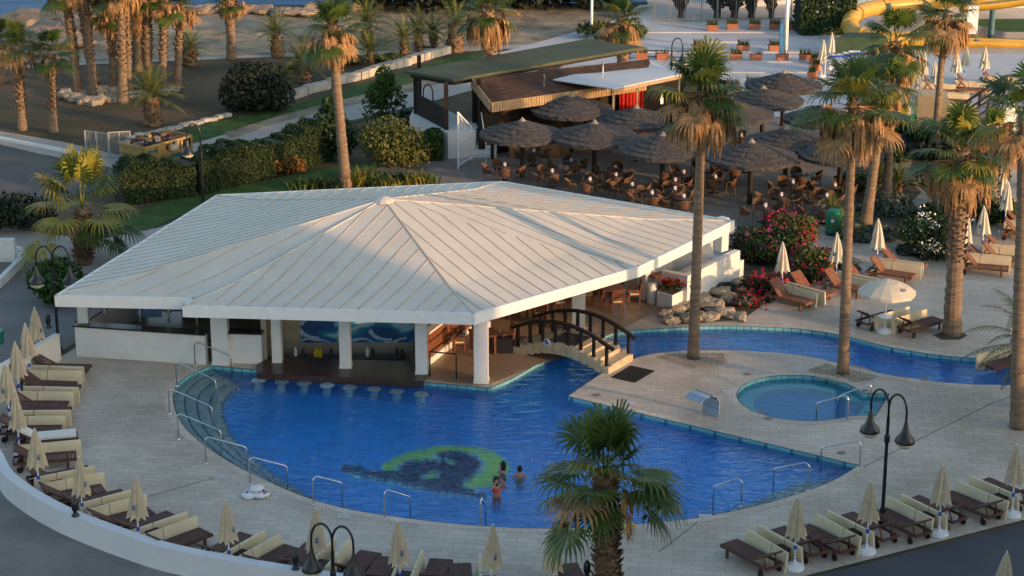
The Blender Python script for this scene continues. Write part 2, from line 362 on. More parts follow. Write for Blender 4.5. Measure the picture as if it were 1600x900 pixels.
# ---------------------------------------------------------------- other ground surfaces (each a few mm above the one below)
def sheet(name, pts, z, m_, world=False, sub=0, kind='structure'):
    P = [Vector((p[0], p[1], 0)) for p in pts] if world else px(pts)
    if sub: P = spline(P, sub, True)
    mb = MB(); mb.sheet([P], z); o = mb.build(name, m_); tag(o, kind=kind); return o
GRASS = mat('lawn', (.02, .055, .012), .9, .3, 1.2, .5, 30, col2=(.055, .12, .025))
DUNE = mat('beach_ground', (.11, .1, .065), .95, .3, .5, .8, 3, col2=(.4, .32, .22))
PATHM = mat('path_concrete', (.36, .33, .29), .85, .1, .5, .15, 8)
ASPH = mat('asphalt', (.06, .064, .072), .8, .12, .35, .3, 40, col2=(.09, .093, .1))
PLAZA = tiles('plaza_paving', (.5, .5, .5), (.38, .38, .38), 1.5, .75, mortar=.012, var=.04, rough=.6, big=.2, stain=(.85, .85, .86))
sheet('outer_paving', [tuple(p) for p in [(-60, 30)]]+[(8, 30)]+[(4, 49.9)]+[(p.x, p.y) for p in reversed(WALLC)]+[(-18.1, 71), (-16.9, 72.4), (-12.9, 84), (-17, 86), (-30, 84), (-60, 76)], -.012, M_PAVE, True)
sheet('service_road', [(4.2, 30), (60, 30), (60, 79.4), (15.7, 57.0), (5.5, 51.6), (4.2, 49.9)], -.008, ASPH, True)
sheet('road', [(-400, 212), (-10, 222), (60, 236), (150, 250), (200, 262), (215, 275), (180, 290), (0, 330), (-400, 360)], -.014, mat('old_asphalt', (.08, .078, .076), .85, .2, .4, .3, 30, col2=(.12, .117, .112)))
sheet('beach', [(-20, 110), (180, 97), (400, 84), (560, 72), (760, 72), (960, 70), (1000, 40), (950, 6), (760, 10), (600, 4), (470, 22), (300, 12), (200, 12), (75, 42), (-20, 45)], -.014, DUNE)
sheet('beach_path', [(-20, 103), (180, 95), (400, 85), (600, 78), (740, 72), (850, 68), (850, 73), (700, 82), (400, 90), (180, 99), (-20, 108)], .0, PATHM)
sheet('park_lawn', [(225, 222), (330, 190), (430, 172), (700, 90), (860, 70), (900, 90), (640, 150), (560, 190), (440, 205), (300, 240)], -.004, GRASS)
sheet('footpath', [(-200, 196), (0, 205), (100, 222), (200, 246), (225, 250), (300, 225), (400, 196), (520, 168), (640, 140), (760, 112), (830, 80), (930, 55), (1010, 48), (1010, 72), (900, 92), (760, 135), (640, 168), (540, 190), (430, 210), (330, 240), (205, 268), (60, 240), (0, 226), (-200, 216)], .004, PATHM)
sheet('dirt_strip', [(350, 208), (440, 180), (600, 140), (690, 120), (690, 130), (600, 155), (520, 170), (420, 196), (360, 218)], .012, DUNE)
sheet('lawn', [(190, 365), (150, 352), (270, 310), (430, 280), (500, 262), (600, 250), (640, 290), (560, 310), (340, 312), (230, 360)], .004, GRASS)
sheet('path_by_pavilion', [(0, 355), (150, 375), (250, 355), (340, 318), (250, 420), (150, 430), (0, 400)], .0, PATHM)
sheet('terrace', [(560, 305), (590, 262), (720, 240), (800, 190), (1230, 180), (1330, 235), (1345, 330), (1250, 352), (1200, 368), (1140, 350), (785, 290)], .005, M_TERR)
sheet('plaza', [(730, 96), (950, 36), (1000, 8), (1360, 8), (1380, 60), (1380, 150), (1340, 185), (1040, 180), (1010, 135), (960, 105), (820, 98)], .01, PLAZA)
for i, (a, b) in enumerate([((940, 50), (1340, 52)), ((1100, 66), (1330, 66)), ((960, 80), (1300, 84)), ((1050, 96), (1290, 98)), ((1060, 112), (1270, 115))]):
    m = MB(); A = G(*a); B = G(*b); m.box(((A.x+B.x)/2, (A.y+B.y)/2, .04), (B.x-A.x, .35, .06)); struct('plaza_step', m, PLAZA)
sheet('sunbathing_terrace', [(1330, 120), (1345, 85), (1600, 84), (1800, 84), (1800, 150), (1480, 175), (1420, 170), (1400, 140)], .008, PLAZA)
sheet('slide_lawn', [(1500, 30), (1800, 28), (1800, 72), (1560, 72)], .004, GRASS)
sheet('shallow_pool', [(1480, 38), (1530, 40), (1570, 50), (1800, 52), (1800, 62), (1480, 60)], .012, mat('dark_pool', (.01, .02, .04), .2))
sheet('garden_soil', [(1340, 345), (1290, 340), (1290, 300), (1345, 240), (1380, 190), (1500, 170), (1560, 200), (1500, 300), (1510, 400), (1440, 408), (1380, 375)], .012, mat('bed_soil', (.04, .045, .03), .95, .4, .5, .4, 6, col2=(.08, .085, .06)))
sheet('flower_bed_soil', [(1150, 440), (1145, 375), (1190, 352), (1280, 395), (1320, 420), (1190, 478), (1160, 500), (1050, 508), (1040, 480), (1085, 452)], .012, MATS['bed_soil'])
sheet('garden_path', [(1362, 392), (1400, 360), (1425, 350), (1440, 335), (1425, 315), (1440, 300), (1410, 280), (1395, 262), (1410, 240), (1425, 225), (1428, 245), (1420, 275), (1450, 305), (1460, 330), (1440, 355), (1420, 372), (1400, 392)], .02, mat('flagstone', (.2, .17, .14), .85, .2, 2, .3, 9, col2=(.33, .29, .24)), sub=2)

PATCH = tiles('tree_pit_tiles', (.33, .27, .2), (.2, .17, .13), .4, .3, rot=.12, mortar=.02, var=.2, rough=.7)
sheet('tree_patch', [(1022, 557), (1060, 549), (1130, 550), (1136, 566), (1118, 574), (1080, 575), (1048, 566)], .004, PATCH)
sheet('tree_patch', [(1262, 578), (1290, 568), (1345, 572), (1378, 585), (1360, 595), (1315, 598), (1275, 590)], .004, PATCH)
sheet('tree_patch', [(1458, 524), (1475, 518), (1500, 518), (1512, 524), (1500, 531), (1470, 531)], .004, MATS['bed_soil'])
sheet('tree_patch', [(1072, 560), (1080, 556), (1090, 557), (1096, 561), (1084, 564)], .008, MATS['bed_soil'])
JOINT = mat('joint_sealant', (.16, .14, .12), .8, .3, 2)
for a, b in [((345, 744), (190, 787)), ((1556, 627), (1346, 731)), ((1095, 812), (1030, 862)), ((1560, 627), (1640, 596)), ((930, 633), (955, 660))][:4]:
    m = MB(); A = G(*a); B = G(*b); m.beam((A.x, A.y, .002), (B.x, B.y, .002), .035, .006); struct('deck_joint', m, JOINT)
# ---------------------------------------------------------------- pavilion
pv = empty('poolside_pavilion', (-4, 75, 0))
tag(pv, 'white poolside bar pavilion with broad hipped seamed metal roof on white pillars', 'pavilion')
def P_(mb, name, m_, smooth=False):
    o = mb.build(name, m_, pv, smooth); o.location = (4, -75, 0); return o
ZE = 3.0
LF = Vector((-16.37, 69.89, ZE)); BL = Vector((-12.43, 83.47, ZE)); BK = Vector((-.42, 85.66, ZE)); RR = Vector((8.93, 79.58, ZE))
NO = Vector((4.4, 73.85, ZE)); NO2 = Vector((4.75, 73.4, ZE)); FR = Vector((-1.34, 67.89, ZE)); FL = Vector((-11.6, 68.73, ZE)); LR = Vector((-11.4, 69.55, ZE))
AP = G(600, 311, 5.25)
ROOFM = mat('roof_metal', (.5, .485, .43), .5, .05, .4, .12, 2.5, spec=.35, col2=(.6, .575, .505))
SEAM = mat('roof_seam', (.44, .385, .32), .7, .2, 2)
EAVES = [FL, FR, NO2, RR, BK, BL, LF, LR]
m = MB()
def plane_z(a, b, c, x, y):
    n_ = (b-a).cross(c-a); return a.z-((x-a.x)*n_.x+(y-a.y)*n_.y)/n_.z
def clipline(poly, o_, d):                  # line o_+t*d against a convex polygon in plan
    t0, t1 = -1e9, 1e9; n_ = len(poly); s_ = 1 if area(poly) > 0 else -1
    for i in range(n_):
        a = poly[i]; b = poly[(i+1) % n_]; e = Vector((b.x-a.x, b.y-a.y)); nn = Vector((-e.y, e.x))*s_
        den = nn.dot(Vector(d)); num = nn.dot(Vector((a.x-o_[0], a.y-o_[1])))
        if abs(den) < 1e-9:
            if num > 0: return None
            continue
        t = num/den
        if den > 0: t0 = max(t0, t)
        else: t1 = min(t1, t)
    return (t0, t1) if t1 > t0+.05 else None
def roof_face(e0, e1, d=None, sp=.6, k=.74, drop=.16):
    m0 = AP+(e0-AP)*k; m1 = AP+(e1-AP)*k; m0.z -= drop; m1.z -= drop
    m.add([AP, m0, m1], [(0, 1, 2)], 0); m.add([m0, e0, e1, m1], [(0, 1, 2, 3)], 0)
    if d is None:
        q = e1-e0; d = Vector((q.y, -q.x))
    d = Vector((d[0], d[1])).normalized(); pe = Vector((-d.y, d.x))
    for poly in ([AP, m0, m1], [m0, e0, e1, m1]):
        ts = [pe.dot(Vector((p.x, p.y))) for p in poly]
        s0 = math.ceil(min(ts)/sp)*sp
        while s0 < max(ts):
            o_ = pe*s0; c = clipline(poly, o_, d)
            if c:
                a = o_+d*c[0]; b = o_+d*c[1]
                za = plane_z(poly[0], poly[1], poly[2], a.x, a.y); zb = plane_z(poly[0], poly[1], poly[2], b.x, b.y)
                m.beam((a.x, a.y, za+.012), (b.x, b.y, zb+.012), .03, .022, 1)
            s0 += sp
roof_face(FL, FR, (-.5, -.86)); roof_face(FR, NO2, None); roof_face(NO2, RR, (.8, -.35)); roof_face(RR, BK, (.93, .1)); roof_face(BK, BL, (.12, 1))
roof_face(BL, LF, (-.98, -.12)); roof_face(LF, LR, (-.8, -.6), sp=.8); 
m.add([AP, AP+(LR-AP)*.74-Vector((0, 0, .16)), LR, FL, AP+(FL-AP)*.74-Vector((0, 0, .16))], [(0, 1, 2, 3, 4)], 0)
for e in (FL, FR, RR, BK, BL, LF):          # hip cappings
    k_ = AP+(e-AP)*.74-Vector((0, 0, .16)); m.beam(AP+Vector((0, 0, .01)), k_+Vector((0, 0, .015)), .045, .03, 1 if e in (FR,) else 0); m.beam(k_+Vector((0, 0, .015)), e+Vector((0, 0, .015)), .045, .03, 0)
m.lathe([(0, .12), (.12, .1), (.3, .02), (.42, -.1)], AP, 10)
P_(m, 'roof', [ROOFM, SEAM])
m = MB(); EO = EAVES                          # fascia band with thickness, then soffit
for i in range(len(EO)):
    a, b = EO[i], EO[(i+1) % len(EO)]; hh = .42
    dd = (b-a).normalized()
    m.beam(a+Vector((0, 0, -.19))-dd*.05, b+Vector((0, 0, -.19))+dd*.05, .11, hh)
P_(m, 'fascia', WHITE2)
m = MB(); INN = [Vector((p.x+(-4-p.x)*.004, p.y+(76-p.y)*.004, 0)) for p in EO]; m.sheet([INN], 2.66); o = P_(m, 'ceiling', WHITE)
# floor
FLOORP = [(-16.2, 72.1), (-11.2, 71.2), (-9.02, 71.33), (-9.02, 73.32), (-3.73, 73.32), (-3.73, 70.2), (-3.2, 69.35), (-1.2, 68.65), (-.75, 68.9), (1.0, 70.9), (1.9, 71.6), (3.0, 73.2), (5.2, 76.2), (8.2, 79.6), (-.6, 85.2), (-12.2, 83.0)]
m = MB(); m.sheet([FLOORP], .012); struct('pavilion_floor', m, M_FLOOR)
def pillar(u, v, wx=.42, wy=.42, rz=.35, z0=0.0, y=None):
    c = G(u, v); m = MB(); m.box((c.x, c.y+wy/2, (2.66+z0)/2), (wx, wy, 2.66-z0), rz); m.box((c.x, c.y+wy/2, z0+.06), (wx+.04, wy+.04, .12), rz); return P_(m, 'pillar', WHITE)
pillar(345, 571, .6, .5, -.05); pillar(433, 571, .34, .5, -.02); pillar(540, 580, .4, .4, -.05, .1); pillar(659, 589, .42, .45, -.05, .1)
pillar(752, 600, .5, .5, -.05); pillar(904, 519, .5, .5, .0); wp = G(1131, 392, 1.25); wq = G(130, 506, 1.2)
m = MB(); m.box((wp.x-.1, wp.y+.1, 1.95), (.42, .4, 1.4), .75); P_(m, 'pillar', WHITE); m = MB(); m.box((wq.x, wq.y+.1, 1.95), (.38, .3, 1.45), .05); P_(m, 'pillar', WHITE)
m = MB(); m.box((2.6, 80.5, 1.33), (.4, .4, 2.66)); m.box((-6, 82, 1.33), (.4, .4, 2.66)); P_(m, 'pillar', WHITE)
# front counter walls on the left
def wall(a, b, h, th=.22, z0=0, nm='wall', mt=None):
    m = MB(); a = Vector(a); b = Vector(b); m.beam((a.x, a.y, z0+(h-z0)/2), (b.x, b.y, z0+(h-z0)/2), th, h-z0); return P_(m, nm, mt or WHITE)
wall((-16.2, 71.95, 0), (-11.25, 71.0, 0), 1.18, .3); wall((-10.8, 71.25, 0), (-9.2, 71.1, 0), 1.18, .3); wall((-16.08, 72.1, 0), (-14.6, 77, 0), 1.18, .3)
COUNT = mat('dark_granite', (.03, .026, .024), .25, .3, 10)
m = MB(); m.beam((-16.25, 71.97, 1.21), (-11.2, 70.96, 1.21), .5, .06); m.beam((-10.8, 71.2, 1.21), (-9.15, 71.05, 1.21), .5, .06); m.beam((-16.1, 72.2, 1.212), (-14.7, 77, 1.212), .45, .06)
P_(m, 'counter_top', COUNT)
# dark back-of-house block, bar wall and mural
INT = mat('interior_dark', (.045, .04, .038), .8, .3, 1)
BARW = mat('bar_wall', (.42, .36, .28), .8, .1, 1)
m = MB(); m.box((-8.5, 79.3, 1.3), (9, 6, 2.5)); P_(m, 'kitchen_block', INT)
m = MB(); m.box((-6.4, 73.45, 1.0), (5.5, .2, 3.3)); m.box((-9.15, 72.3, .9), (.2, 2.1, 3.3)); P_(m, 'wall', BARW)
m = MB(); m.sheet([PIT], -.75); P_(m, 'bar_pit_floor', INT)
m = MB(); n = 4
m.add([(p[0], p[1], 0) for p in PIT]+[(p[0], p[1], -.75) for p in PIT], [(i, (i+1) % 4, 4+(i+1) % 4, 4+i) for i in range(4)]); P_(m, 'bar_pit_wall', BARW)
# wave mural
mm = bpy.data.materials.new('wave_mural'); mm.use_nodes = True; N = mm.node_tree; b = N.nodes['Principled BSDF']; b.inputs['Roughness'].default_value = .6
tc = N.nodes.new('ShaderNodeTexCoord'); mp = N.nodes.new('ShaderNodeMapping'); mp.inputs['Scale'].default_value = (.8, 1, 1.6)
wv = N.nodes.new('ShaderNodeTexWave'); wv.wave_type = 'RINGS'; wv.rings_direction = 'SPHERICAL'; wv.inputs['Scale'].default_value = .9; wv.inputs['Distortion'].default_value = 7; wv.inputs['Detail'].default_value = 2; wv.inputs['Detail Scale'].default_value = .8
N.links.new(tc.outputs['Object'], mp.inputs[0]); N.links.new(mp.outputs[0], wv.inputs[0])
r = N.nodes.new('ShaderNodeValToRGB'); N.links.new(wv.outputs['Fac'], r.inputs[0]); e = r.color_ramp.elements
e[0].position = 0; e[0].color = (.01, .07, .25, 1); e[1].position = 1; e[1].color = (.35, .6, .75, 1)
q = e.new(.45); q.color = (.01, .15, .38, 1); q = e.new(.8); q.color = (.02, .28, .42, 1)
N.links.new(r.outputs[0], b.inputs['Base Color'])
m = MB(); m.box((-5.85, 73.33, .95), (4.3, .02, 2.0)); P_(m, 'mural', mm)
m = MB()
for i, (cx, r_) in enumerate(((-7.45, .42), (-4.7, .5))):   # two curling waves painted on the mural
    pts = [Vector((cx+r_*math.cos(a)*(1+.12*a), 73.315, .62+r_*math.sin(a))) for a in [.9+4.0*k/16 for k in range(17)]]
    for k in range(16):
        a, b_ = pts[k], pts[k+1]; wd = .05+.13*math.sin(PI*k/16)
        m.beam(a, b_, .006, wd)
sp_ = [Vector((-8+.25*k, 73.312, .06+.1*math.sin(k*.9)+.05*math.sin(k*2.1))) for k in range(17)]
for k in range(16): m.beam(sp_[k], sp_[k+1], .006, .07+.03*math.sin(k))
o = P_(m, 'mural_wave', mat('wave_foam', (.4, .55, .72), .6, .3, 4))
LEDGE = mat('ledge_granite', (.06, .035, .028), .28, .3, 6)
a_ = px([(404, 586), (666, 602), (672, 590), (660, 584)]); 
m = MB(); m.prism([(-9.25, 69.75), (-3.2, 68.9), (-3.05, 69.6), (-3.7, 71.0), (-9.0, 71.35), (-9.4, 70.6)], -.25, .1); P_(m, 'swim_up_ledge', LEDGE)
m = MB(); m.box((-6.5, 72.0, -.42), (5, .5, .66)); P_(m, 'bar_worktop', mat('bar_steel', (.06, .06, .06), .4, .3, 3))
for i, (x, y, z, c_) in enumerate([(-7.35, 72.0, .15, 0), (-7.25, 72.05, .15, 0), (-7.15, 71.98, .15, 0), (-6.75, 72, .15, 1), (-5.4, 72.05, .15, 2), (-5.2, 72, .15, 1), (-4.3, 72.1, .15, 1), (-4.1, 72, .15, 1), (-7.8, 72.0, .15, 1), (-8.1, 72.1, .15, 2)]):
    m = MB(); m.lathe([(0, .0), (.09, 0), (.09, .3), (.04, .38), (.04, .45), (0, .45)], (0, 0, 0), 8)
    o = m.build('bottle', [mat('yellow_plastic', (.6, .42, .02), .4), mat('bottle_dark', (.05, .05, .045), .2), PLAST][c_]); o.location = (x, y, z-.24); o.scale = (.75, .75, .75)
    tag(o, ['yellow juice bottle standing on the sunken bar worktop', 'dark bottle on the sunken bar worktop', 'white jug on the sunken bar worktop'][c_], 'bottle', ['yellow juice bottles on the bar', 'dark bottles on the bar', 'white jugs on the bar'][c_])
# beer taps and glassware on the left counter
for i, (u, v) in enumerate([(163, 500), (218, 503), (263, 506), (307, 509)]):
    c = G(u, v, 1.25); t = empty('beer_tap', (c.x, c.y+.15, 1.24)); m = MB(); m.tube([(0, 0, 0), (0, 0, .5)], .05, 8); m.tube([(-.16, 0, .48), (.16, 0, .48)], .05, 8); m.build('column', CHROME, t)
    m = MB(); m.tube([(-.1, -.05, .4), (-.1, -.1, .7)], [.02, .035], 6); m.tube([(.1, -.05, .4), (.1, -.1, .7)], [.02, .035], 6); m.build('handle', BLACK, t)
    tag(t, 'chrome beer tap on the dark left counter, ' + ['nearest the corner pillar', 'second from the corner pillar', 'third from the corner pillar', 'beside the thick roof pillar'][i], 'beer tap', 'beer taps on the left counter')
m = MB(); m.box((-14.1, 75.3, 1.35), (1.0, .08, 2.0)); o = P_(m, 'blue_panel', mat('pale_blue_panel', (.25, .38, .6), .5))
m = MB(); m.box((-12.6, 76.2, .9), (3.8, .7, 1.0)); m.box((-11.7, 76.25, 2.0), (3, .4, .08)); P_(m, 'back_counter', mat('back_counter', (.09, .085, .08), .4, .2, 2))
m = MB()
for i in range(26): m.lathe([(0, 0), (.045, 0), (.045, .2), (.02, .26), (0, .3)], (-14.2+.13*i+random.uniform(-.03, .03), 76.1+random.uniform(-.1, .1), 1.4), 6, i % 3)
P_(m, 'shelf_bottles', [BLACK, mat('amber', (.25, .12, .02), .3), PLAST])
# brown half wall with white cap between the bar and the dining floor
m = MB(); m.prism([(-3.45, 70.5), (-3.3, 70.4), (-1.6, 74.6), (-1.75, 74.7)], .02, 1.2); P_(m, 'partition', WOOD)
m = MB(); m.prism([(-3.5, 70.4), (-3.22, 70.3), (-1.5, 74.65), (-1.8, 74.75)], 1.2, 1.28); m.prism([(-3.42, 70.4), (-3.22, 70.3), (-1.5, 74.65), (-1.7, 74.75)], .0, .25); P_(m, 'partition_cap', WHITE)
m = MB(); m.box((-1.9, 78.5, 1.3), (.15, 7, 2.5)); m.box((1.2, 82.4, .9), (6.2, .15, 1.8)); P_(m, 'blind', mat('brown_blind', (.12, .06, .035), .7, .3, 3, stretch=(1, 1, 12)))
# white service counter at the right end
m = MB(); WC = px([(1073, 478), (1155, 436)])
A_, B_ = WC; dirw = (B_-A_).normalized(); nrm = Vector((-dirw.y, dirw.x, 0))
m.prism([A_, B_, B_+nrm*.28, A_+nrm*.28], 0, 1.25)
m.prism([A_+nrm*.281, A_+nrm*1.2, A_+nrm*1.2-dirw*-.28, A_+nrm*.281+dirw*.28], 0, 1.25)
C_ = B_+nrm*0; m.prism([C_, C_+dirw*.35, C_+dirw*.35+nrm*.9, C_+nrm*.9], 0, .75)
P_(m, 'counter_wall', WHITE)
m = MB(); m.prism([A_+nrm*.5+dirw*.6, B_+nrm*.5-dirw*.3, B_+nrm*1.1-dirw*.3, A_+nrm*1.1+dirw*.6], .02, .95); m.prism([A_+nrm*2.2+dirw*.3, B_+nrm*2.0, B_+nrm*2.8, A_+nrm*3.0+dirw*.3], .02, 1.0); m.prism([A_+nrm*1.7-dirw*.4, A_+nrm*1.7+dirw*.3, A_+nrm*2.1+dirw*.3, A_+nrm*2.1-dirw*.4], .02, 1.3); P_(m, 'service_counter', WHITE)
m = MB(); c = G(1036, 428, 1.0); m.box((c.x, c.y, 1.0), (1.15, .5, .09), .55); P_(m, 'wooden_shelf', WOOD)
m = MB(); m.beam((4.9, 80.8, 1.4), (8.3, 81.0, 1.4), .1, 2.6); P_(m, 'wall', WHITE)
m = MB(); m.box((1.0, 76.0, 2.3), (.1, .1, .1)); 
# small wall light under the right eave and speaker on the corner pillar
m = MB(); c = GY(763, 508, 69.0); m.box((c.x, 69.1, c.z), (.16, .14, .2)); P_(m, 'speaker', PLAST)
# dining furniture
def wood_chair():
    t = empty('dining_chair'); m = MB(); m.box((0, 0, .42), (.5, .48, .05)); m.build('seat', WOOD, t)
    m = MB(); m.box((0, .0, .47), (.46, .44, .05)); m.build('cushion', CUSH, t)
    for sx in (-1, 1):
        for sy in (-1, 1):
            m = MB(); m.box((sx*.22, sy*.21, .2 if sy < 0 else .2), (.05, .05, .4)); m.build('leg', WOOD, t)
        m = MB(); m.beam((sx*.25, -.22, .64), (sx*.25, .22, .64), .05, .04); m.box((sx*.25, -.2, .54), (.04, .04, .2)); m.build('armrest', WOOD, t)
    m = MB()
    for sx in (-1, 1): m.beam((sx*.22, .21, .42), (sx*.22, .3, .95), .05, .05)
    for z in (.55, .64, .73, .82): m.beam((-.22, .225+(z-.42)*.17, z), (.22, .225+(z-.42)*.17, z), .02, .05)
    m.beam((-.25, .3, .93), (.25, .3, .93), .04, .1); m.build('backrest', WOOD, t); return t
def wood_table():
    t = empty('dining_table'); m = MB(); m.box((0, 0, .74), (.95, .95, .05)); m.build('tabletop', WOOD, t)
    for sx in (-1, 1):
        for sy in (-1, 1): m = MB(); m.box((sx*.4, sy*.4, .36), (.07, .07, .71)); m.build('leg', WOOD, t)
    return t
wc = wood_chair(); wt = wood_table(); used = [0, 0]
def put(proto, idx, x, y, rz, label, cat, grp):
    o = proto if used[idx] == 0 else copy_tree(proto); used[idx] = 1
    o.location = (x, y, .012); o.rotation_euler.z = rz; tag(o, label, cat, grp); return o
tabs = [(G(955, 476), 'by the open right edge'), (G(890, 466), 'behind the big right pillar'), (G(745, 565)+Vector((.2, 1.1, 0)), 'beside the front corner pillar'), (G(1000, 450)+Vector((-1.0, 1.6, 0)), 'deep under the right eave'), (G(860, 500)+Vector((-.6, .6, 0)), 'in front of the brown blind'), (G(930, 445)+Vector((-.9, 1.9, 0)), 'at the back of the dining floor')]
dirn = ['near', 'right', 'far', 'left']
for ti, (c, d) in enumerate(tabs):
    put(wt, 1, c.x, c.y, .2, 'square wooden dining table '+d, 'table', 'wooden dining tables')
    for k in range(4):
        if ti == 2 and k == 0: continue
        an = .2-PI/2+k*PI/2+random.uniform(-.15, .15); r_ = .85+random.uniform(0, .15)
        put(wc, 0, c.x+r_*math.cos(an), c.y+r_*math.sin(an), an-PI/2, f'wooden dining chair, {dirn[k]} side of the table {d}', 'chair', 'wooden dining chairs')
# black rail by the dining edge
t = empty('low_railing', tuple(G(700, 580))); m = MB()
a = G(672, 588)-t.location; b2 = G(713, 592)-t.location
for p in (a, b2): m.tube([(p.x, p.y, 0), (p.x, p.y, .95)], .03, 6)
m.build('post', BLACK, t); m = MB(); m.tube([(a.x, a.y, .95), (b2.x, b2.y, .95)], .03, 6); m.tube([(a.x, a.y, .93), (a.x+.9, a.y+2.2, .93)], .03, 6); m.build('handrail', BLACK, t)
tag(t, 'low black railing at the dining floor edge beside the swim-up bar', 'railing')
m = MB(); c = G(795, 553); m.box((0, 0, .3), (.7, .5, .55)); o = m.build('storage_box', BLACK); o.location = (c.x-.2, c.y+.2, .012); tag(o, 'black square storage box beside the bridge on the dining floor', 'box')
# underwater bar stools
for i, (u, v) in enumerate([(404, 596), (440, 598), (475, 601), (511, 604), (546, 607), (584, 610), (620, 614), (658, 618)]):
    c = G(u, v, -.2); t = empty('bar_stool', (c.x, c.y, ZB)); m = MB(); m.tube([(0, 0, 0), (0, 0, .9)], [.16, .13], 10); m.build('post', mat('stool_tile', (.3, .6, .66), .4, .15, 4), t)
    m = MB(); m.lathe([(0, .89), (.25, .9), (.28, .94), (.25, 1.0), (0, 1.01)], n=14); m.build('seat', mat('stool_seat', (.36, .45, .44), .5, .2, 5) if i not in (0, 3) else mat('stool_seat_white', (.6, .72, .74), .5, .1), t)
    tag(t, f'submerged tiled swim-up stool, {["first", "second", "third", "fourth", "fifth", "sixth", "seventh", "eighth"][i]} from the left along the bar ledge', 'stool', 'swim-up bar stools')
# ---------------------------------------------------------------- unseen hotel wings added beyond the right edge, shaped to shade the pool deck
def hp(p, q): return (.829*-q*1.0+.559*p, .559*q+.829*p)   # (p across the sun's path, q along it) -> x, y
def wing(name, p0, p1, q0, q1, h, label):
    t = empty(name, (*hp((p0+p1)/2, (q0+q1)/2), 0)); tag(t, label, 'building'); m = MB()
    poly = [hp(p0, q0), hp(p1, q0), hp(p1, q1), hp(p0, q1)]; m.prism(poly, 0, h); o = m.build('wall', WHITE, t); o.location = -t.location
    m = MB(); cx = sum(p[0] for p in poly)/4; cy = sum(p[1] for p in poly)/4
    m.prism([((p[0]-cx)*1.02+cx, (p[1]-cy)*1.02+cy) for p in poly], h, h+.3); o = m.build('roof', WHITE2, t); o.location = -t.location
    a = Vector((*hp(p0, q1), 0)); b = Vector((*hp(p1, q1), 0)); L = (b-a).length; d = (b-a)/L; n_ = Vector((-d.y, d.x, 0)); c_ = Vector((cx, cy, 0)); n_ = n_ if n_.dot(a-c_) > 0 else -n_
    for zi in range(int(h//3)):
        for k in range(int(L//3.4)):
            if (k+zi) % 1 == 0 and zi < 5:
                p = a+d*(1.7+3.4*k)+n_*.02; m = MB(); m.beam((p.x-d.x*1.1, p.y-d.y*1.1, 3*zi+1.4), (p.x+d.x*1.1, p.y+d.y*1.1, 3*zi+1.4), .06, 2.1); o = m.build('window', mat('window_glass', (.03, .05, .07), .1, spec=.8), t); o.location = -t.location
    return t
wing('unseen_shade_wing', 14, 56.6, -30, -17, 22, 'unseen tall hotel wing added beyond the right edge to shade the pool deck')
wing('unseen_shade_annex', 56.6, 79, -30, -17, 7.4, 'unseen low annex added beside the tall wing, its height set by its shadow')

# ---------------------------------------------------------------- bridge
B0 = Vector((.15, 72.35, 0)); B1 = Vector((3.62, 70.02, 0)); BD = (B1-B0).normalized(); BN = Vector((-BD.y, BD.x, 0)); BL_ = (B1-B0).length; BW = 1.35
br = empty('footbridge', tuple(B0)); br.rotation_euler.z = math.atan2(BD.y, BD.x)
tag(br, 'small arched cream stone footbridge with black timber rails over the pool channel', 'bridge')
def dz(s): return .04+.6*math.sin(PI*min(1, max(0, s/BL_)))**.75
BST = mat('bridge_stone', (.5, .4, .26), .8, .2, 3, .25, 14)
m = MB(); ns = 9
for i in range(ns):
    s0 = BL_*i/ns; s1 = BL_*(i+1)/ns; z = max(dz(s0), dz(s1)) if i != ns//2 else dz(BL_/2)
    lo = 0 if (i == 0 or i == ns-1) else max(.0, z-.34)
    m.box(((s0+s1)/2, BW/2, (z+lo)/2), (s1-s0-.004, BW, z-lo))
m.build('steps', BST, br)
for yy in (-.1, BW+.1):                      # side facing blocks along the arch
    m = MB()
    for i in range(14):
        s0 = BL_*i/14; s1 = BL_*(i+1)/14; z = dz((s0+s1)/2)+.1; lo = max(0, z-.42) if 1 < i < 12 else 0
        m.box(((s0+s1)/2, yy, (z+lo)/2), (s1-s0-.012, .19, z-lo))
    m.build('parapet', BST, br)
m = MB(); m.box((BL_/2-.15, BW/2, dz(BL_/2)+.015), (1.1, BW-.1, .03)); m.build('mat', BLACK, br)
for nm, yy in (('near', -.1), ('far', BW+.1)):
    for i in range(8):
        s = .15+(BL_-.3)*i/7; z = dz(s); m = MB(); m.box((s, yy, z+.42), (.1, .1, .95)); m.build('post', DARKWOOD, br)
    m = MB(); pts = [Vector((s_, yy, dz(s_)+.9-.0)) for s_ in [-.15+(BL_+.3)*k/12 for k in range(13)]]
    for a, b in zip(pts, pts[1:]): m.beam(a, b, .13, .11)
    m.build('handrail', DARKWOOD, br)
m = MB(); m.tube([(BL_*.36, -.215, .72), (BL_*.36, -.2, .72)], .13, 14); m.build('sign', PLAST, br)
m = MB(); m.tube([(BL_*.36, -.222, .72), (BL_*.36, -.214, .72)], .1, 14); m.beam((BL_*.36-.06, -.224, .67), (BL_*.36+.06, -.224, .77), .006, .02, 1); m.build('sign_face', [BLUEP, PLAST], br)
for c, l, rz, w_, h_ in [(G(984, 586), 'black doormat on the deck at the foot of the bridge steps', .05, 1.25, .95)]:
    m = MB(); P = px([(955, 590), (992, 598), (1023, 580), (985, 572)], 0); m.prism(P, .004, .03); tag(m.build('doormat', mat('rubber', (.012, .012, .014), .9, .3, 30, .5, 60)), l, 'mat')

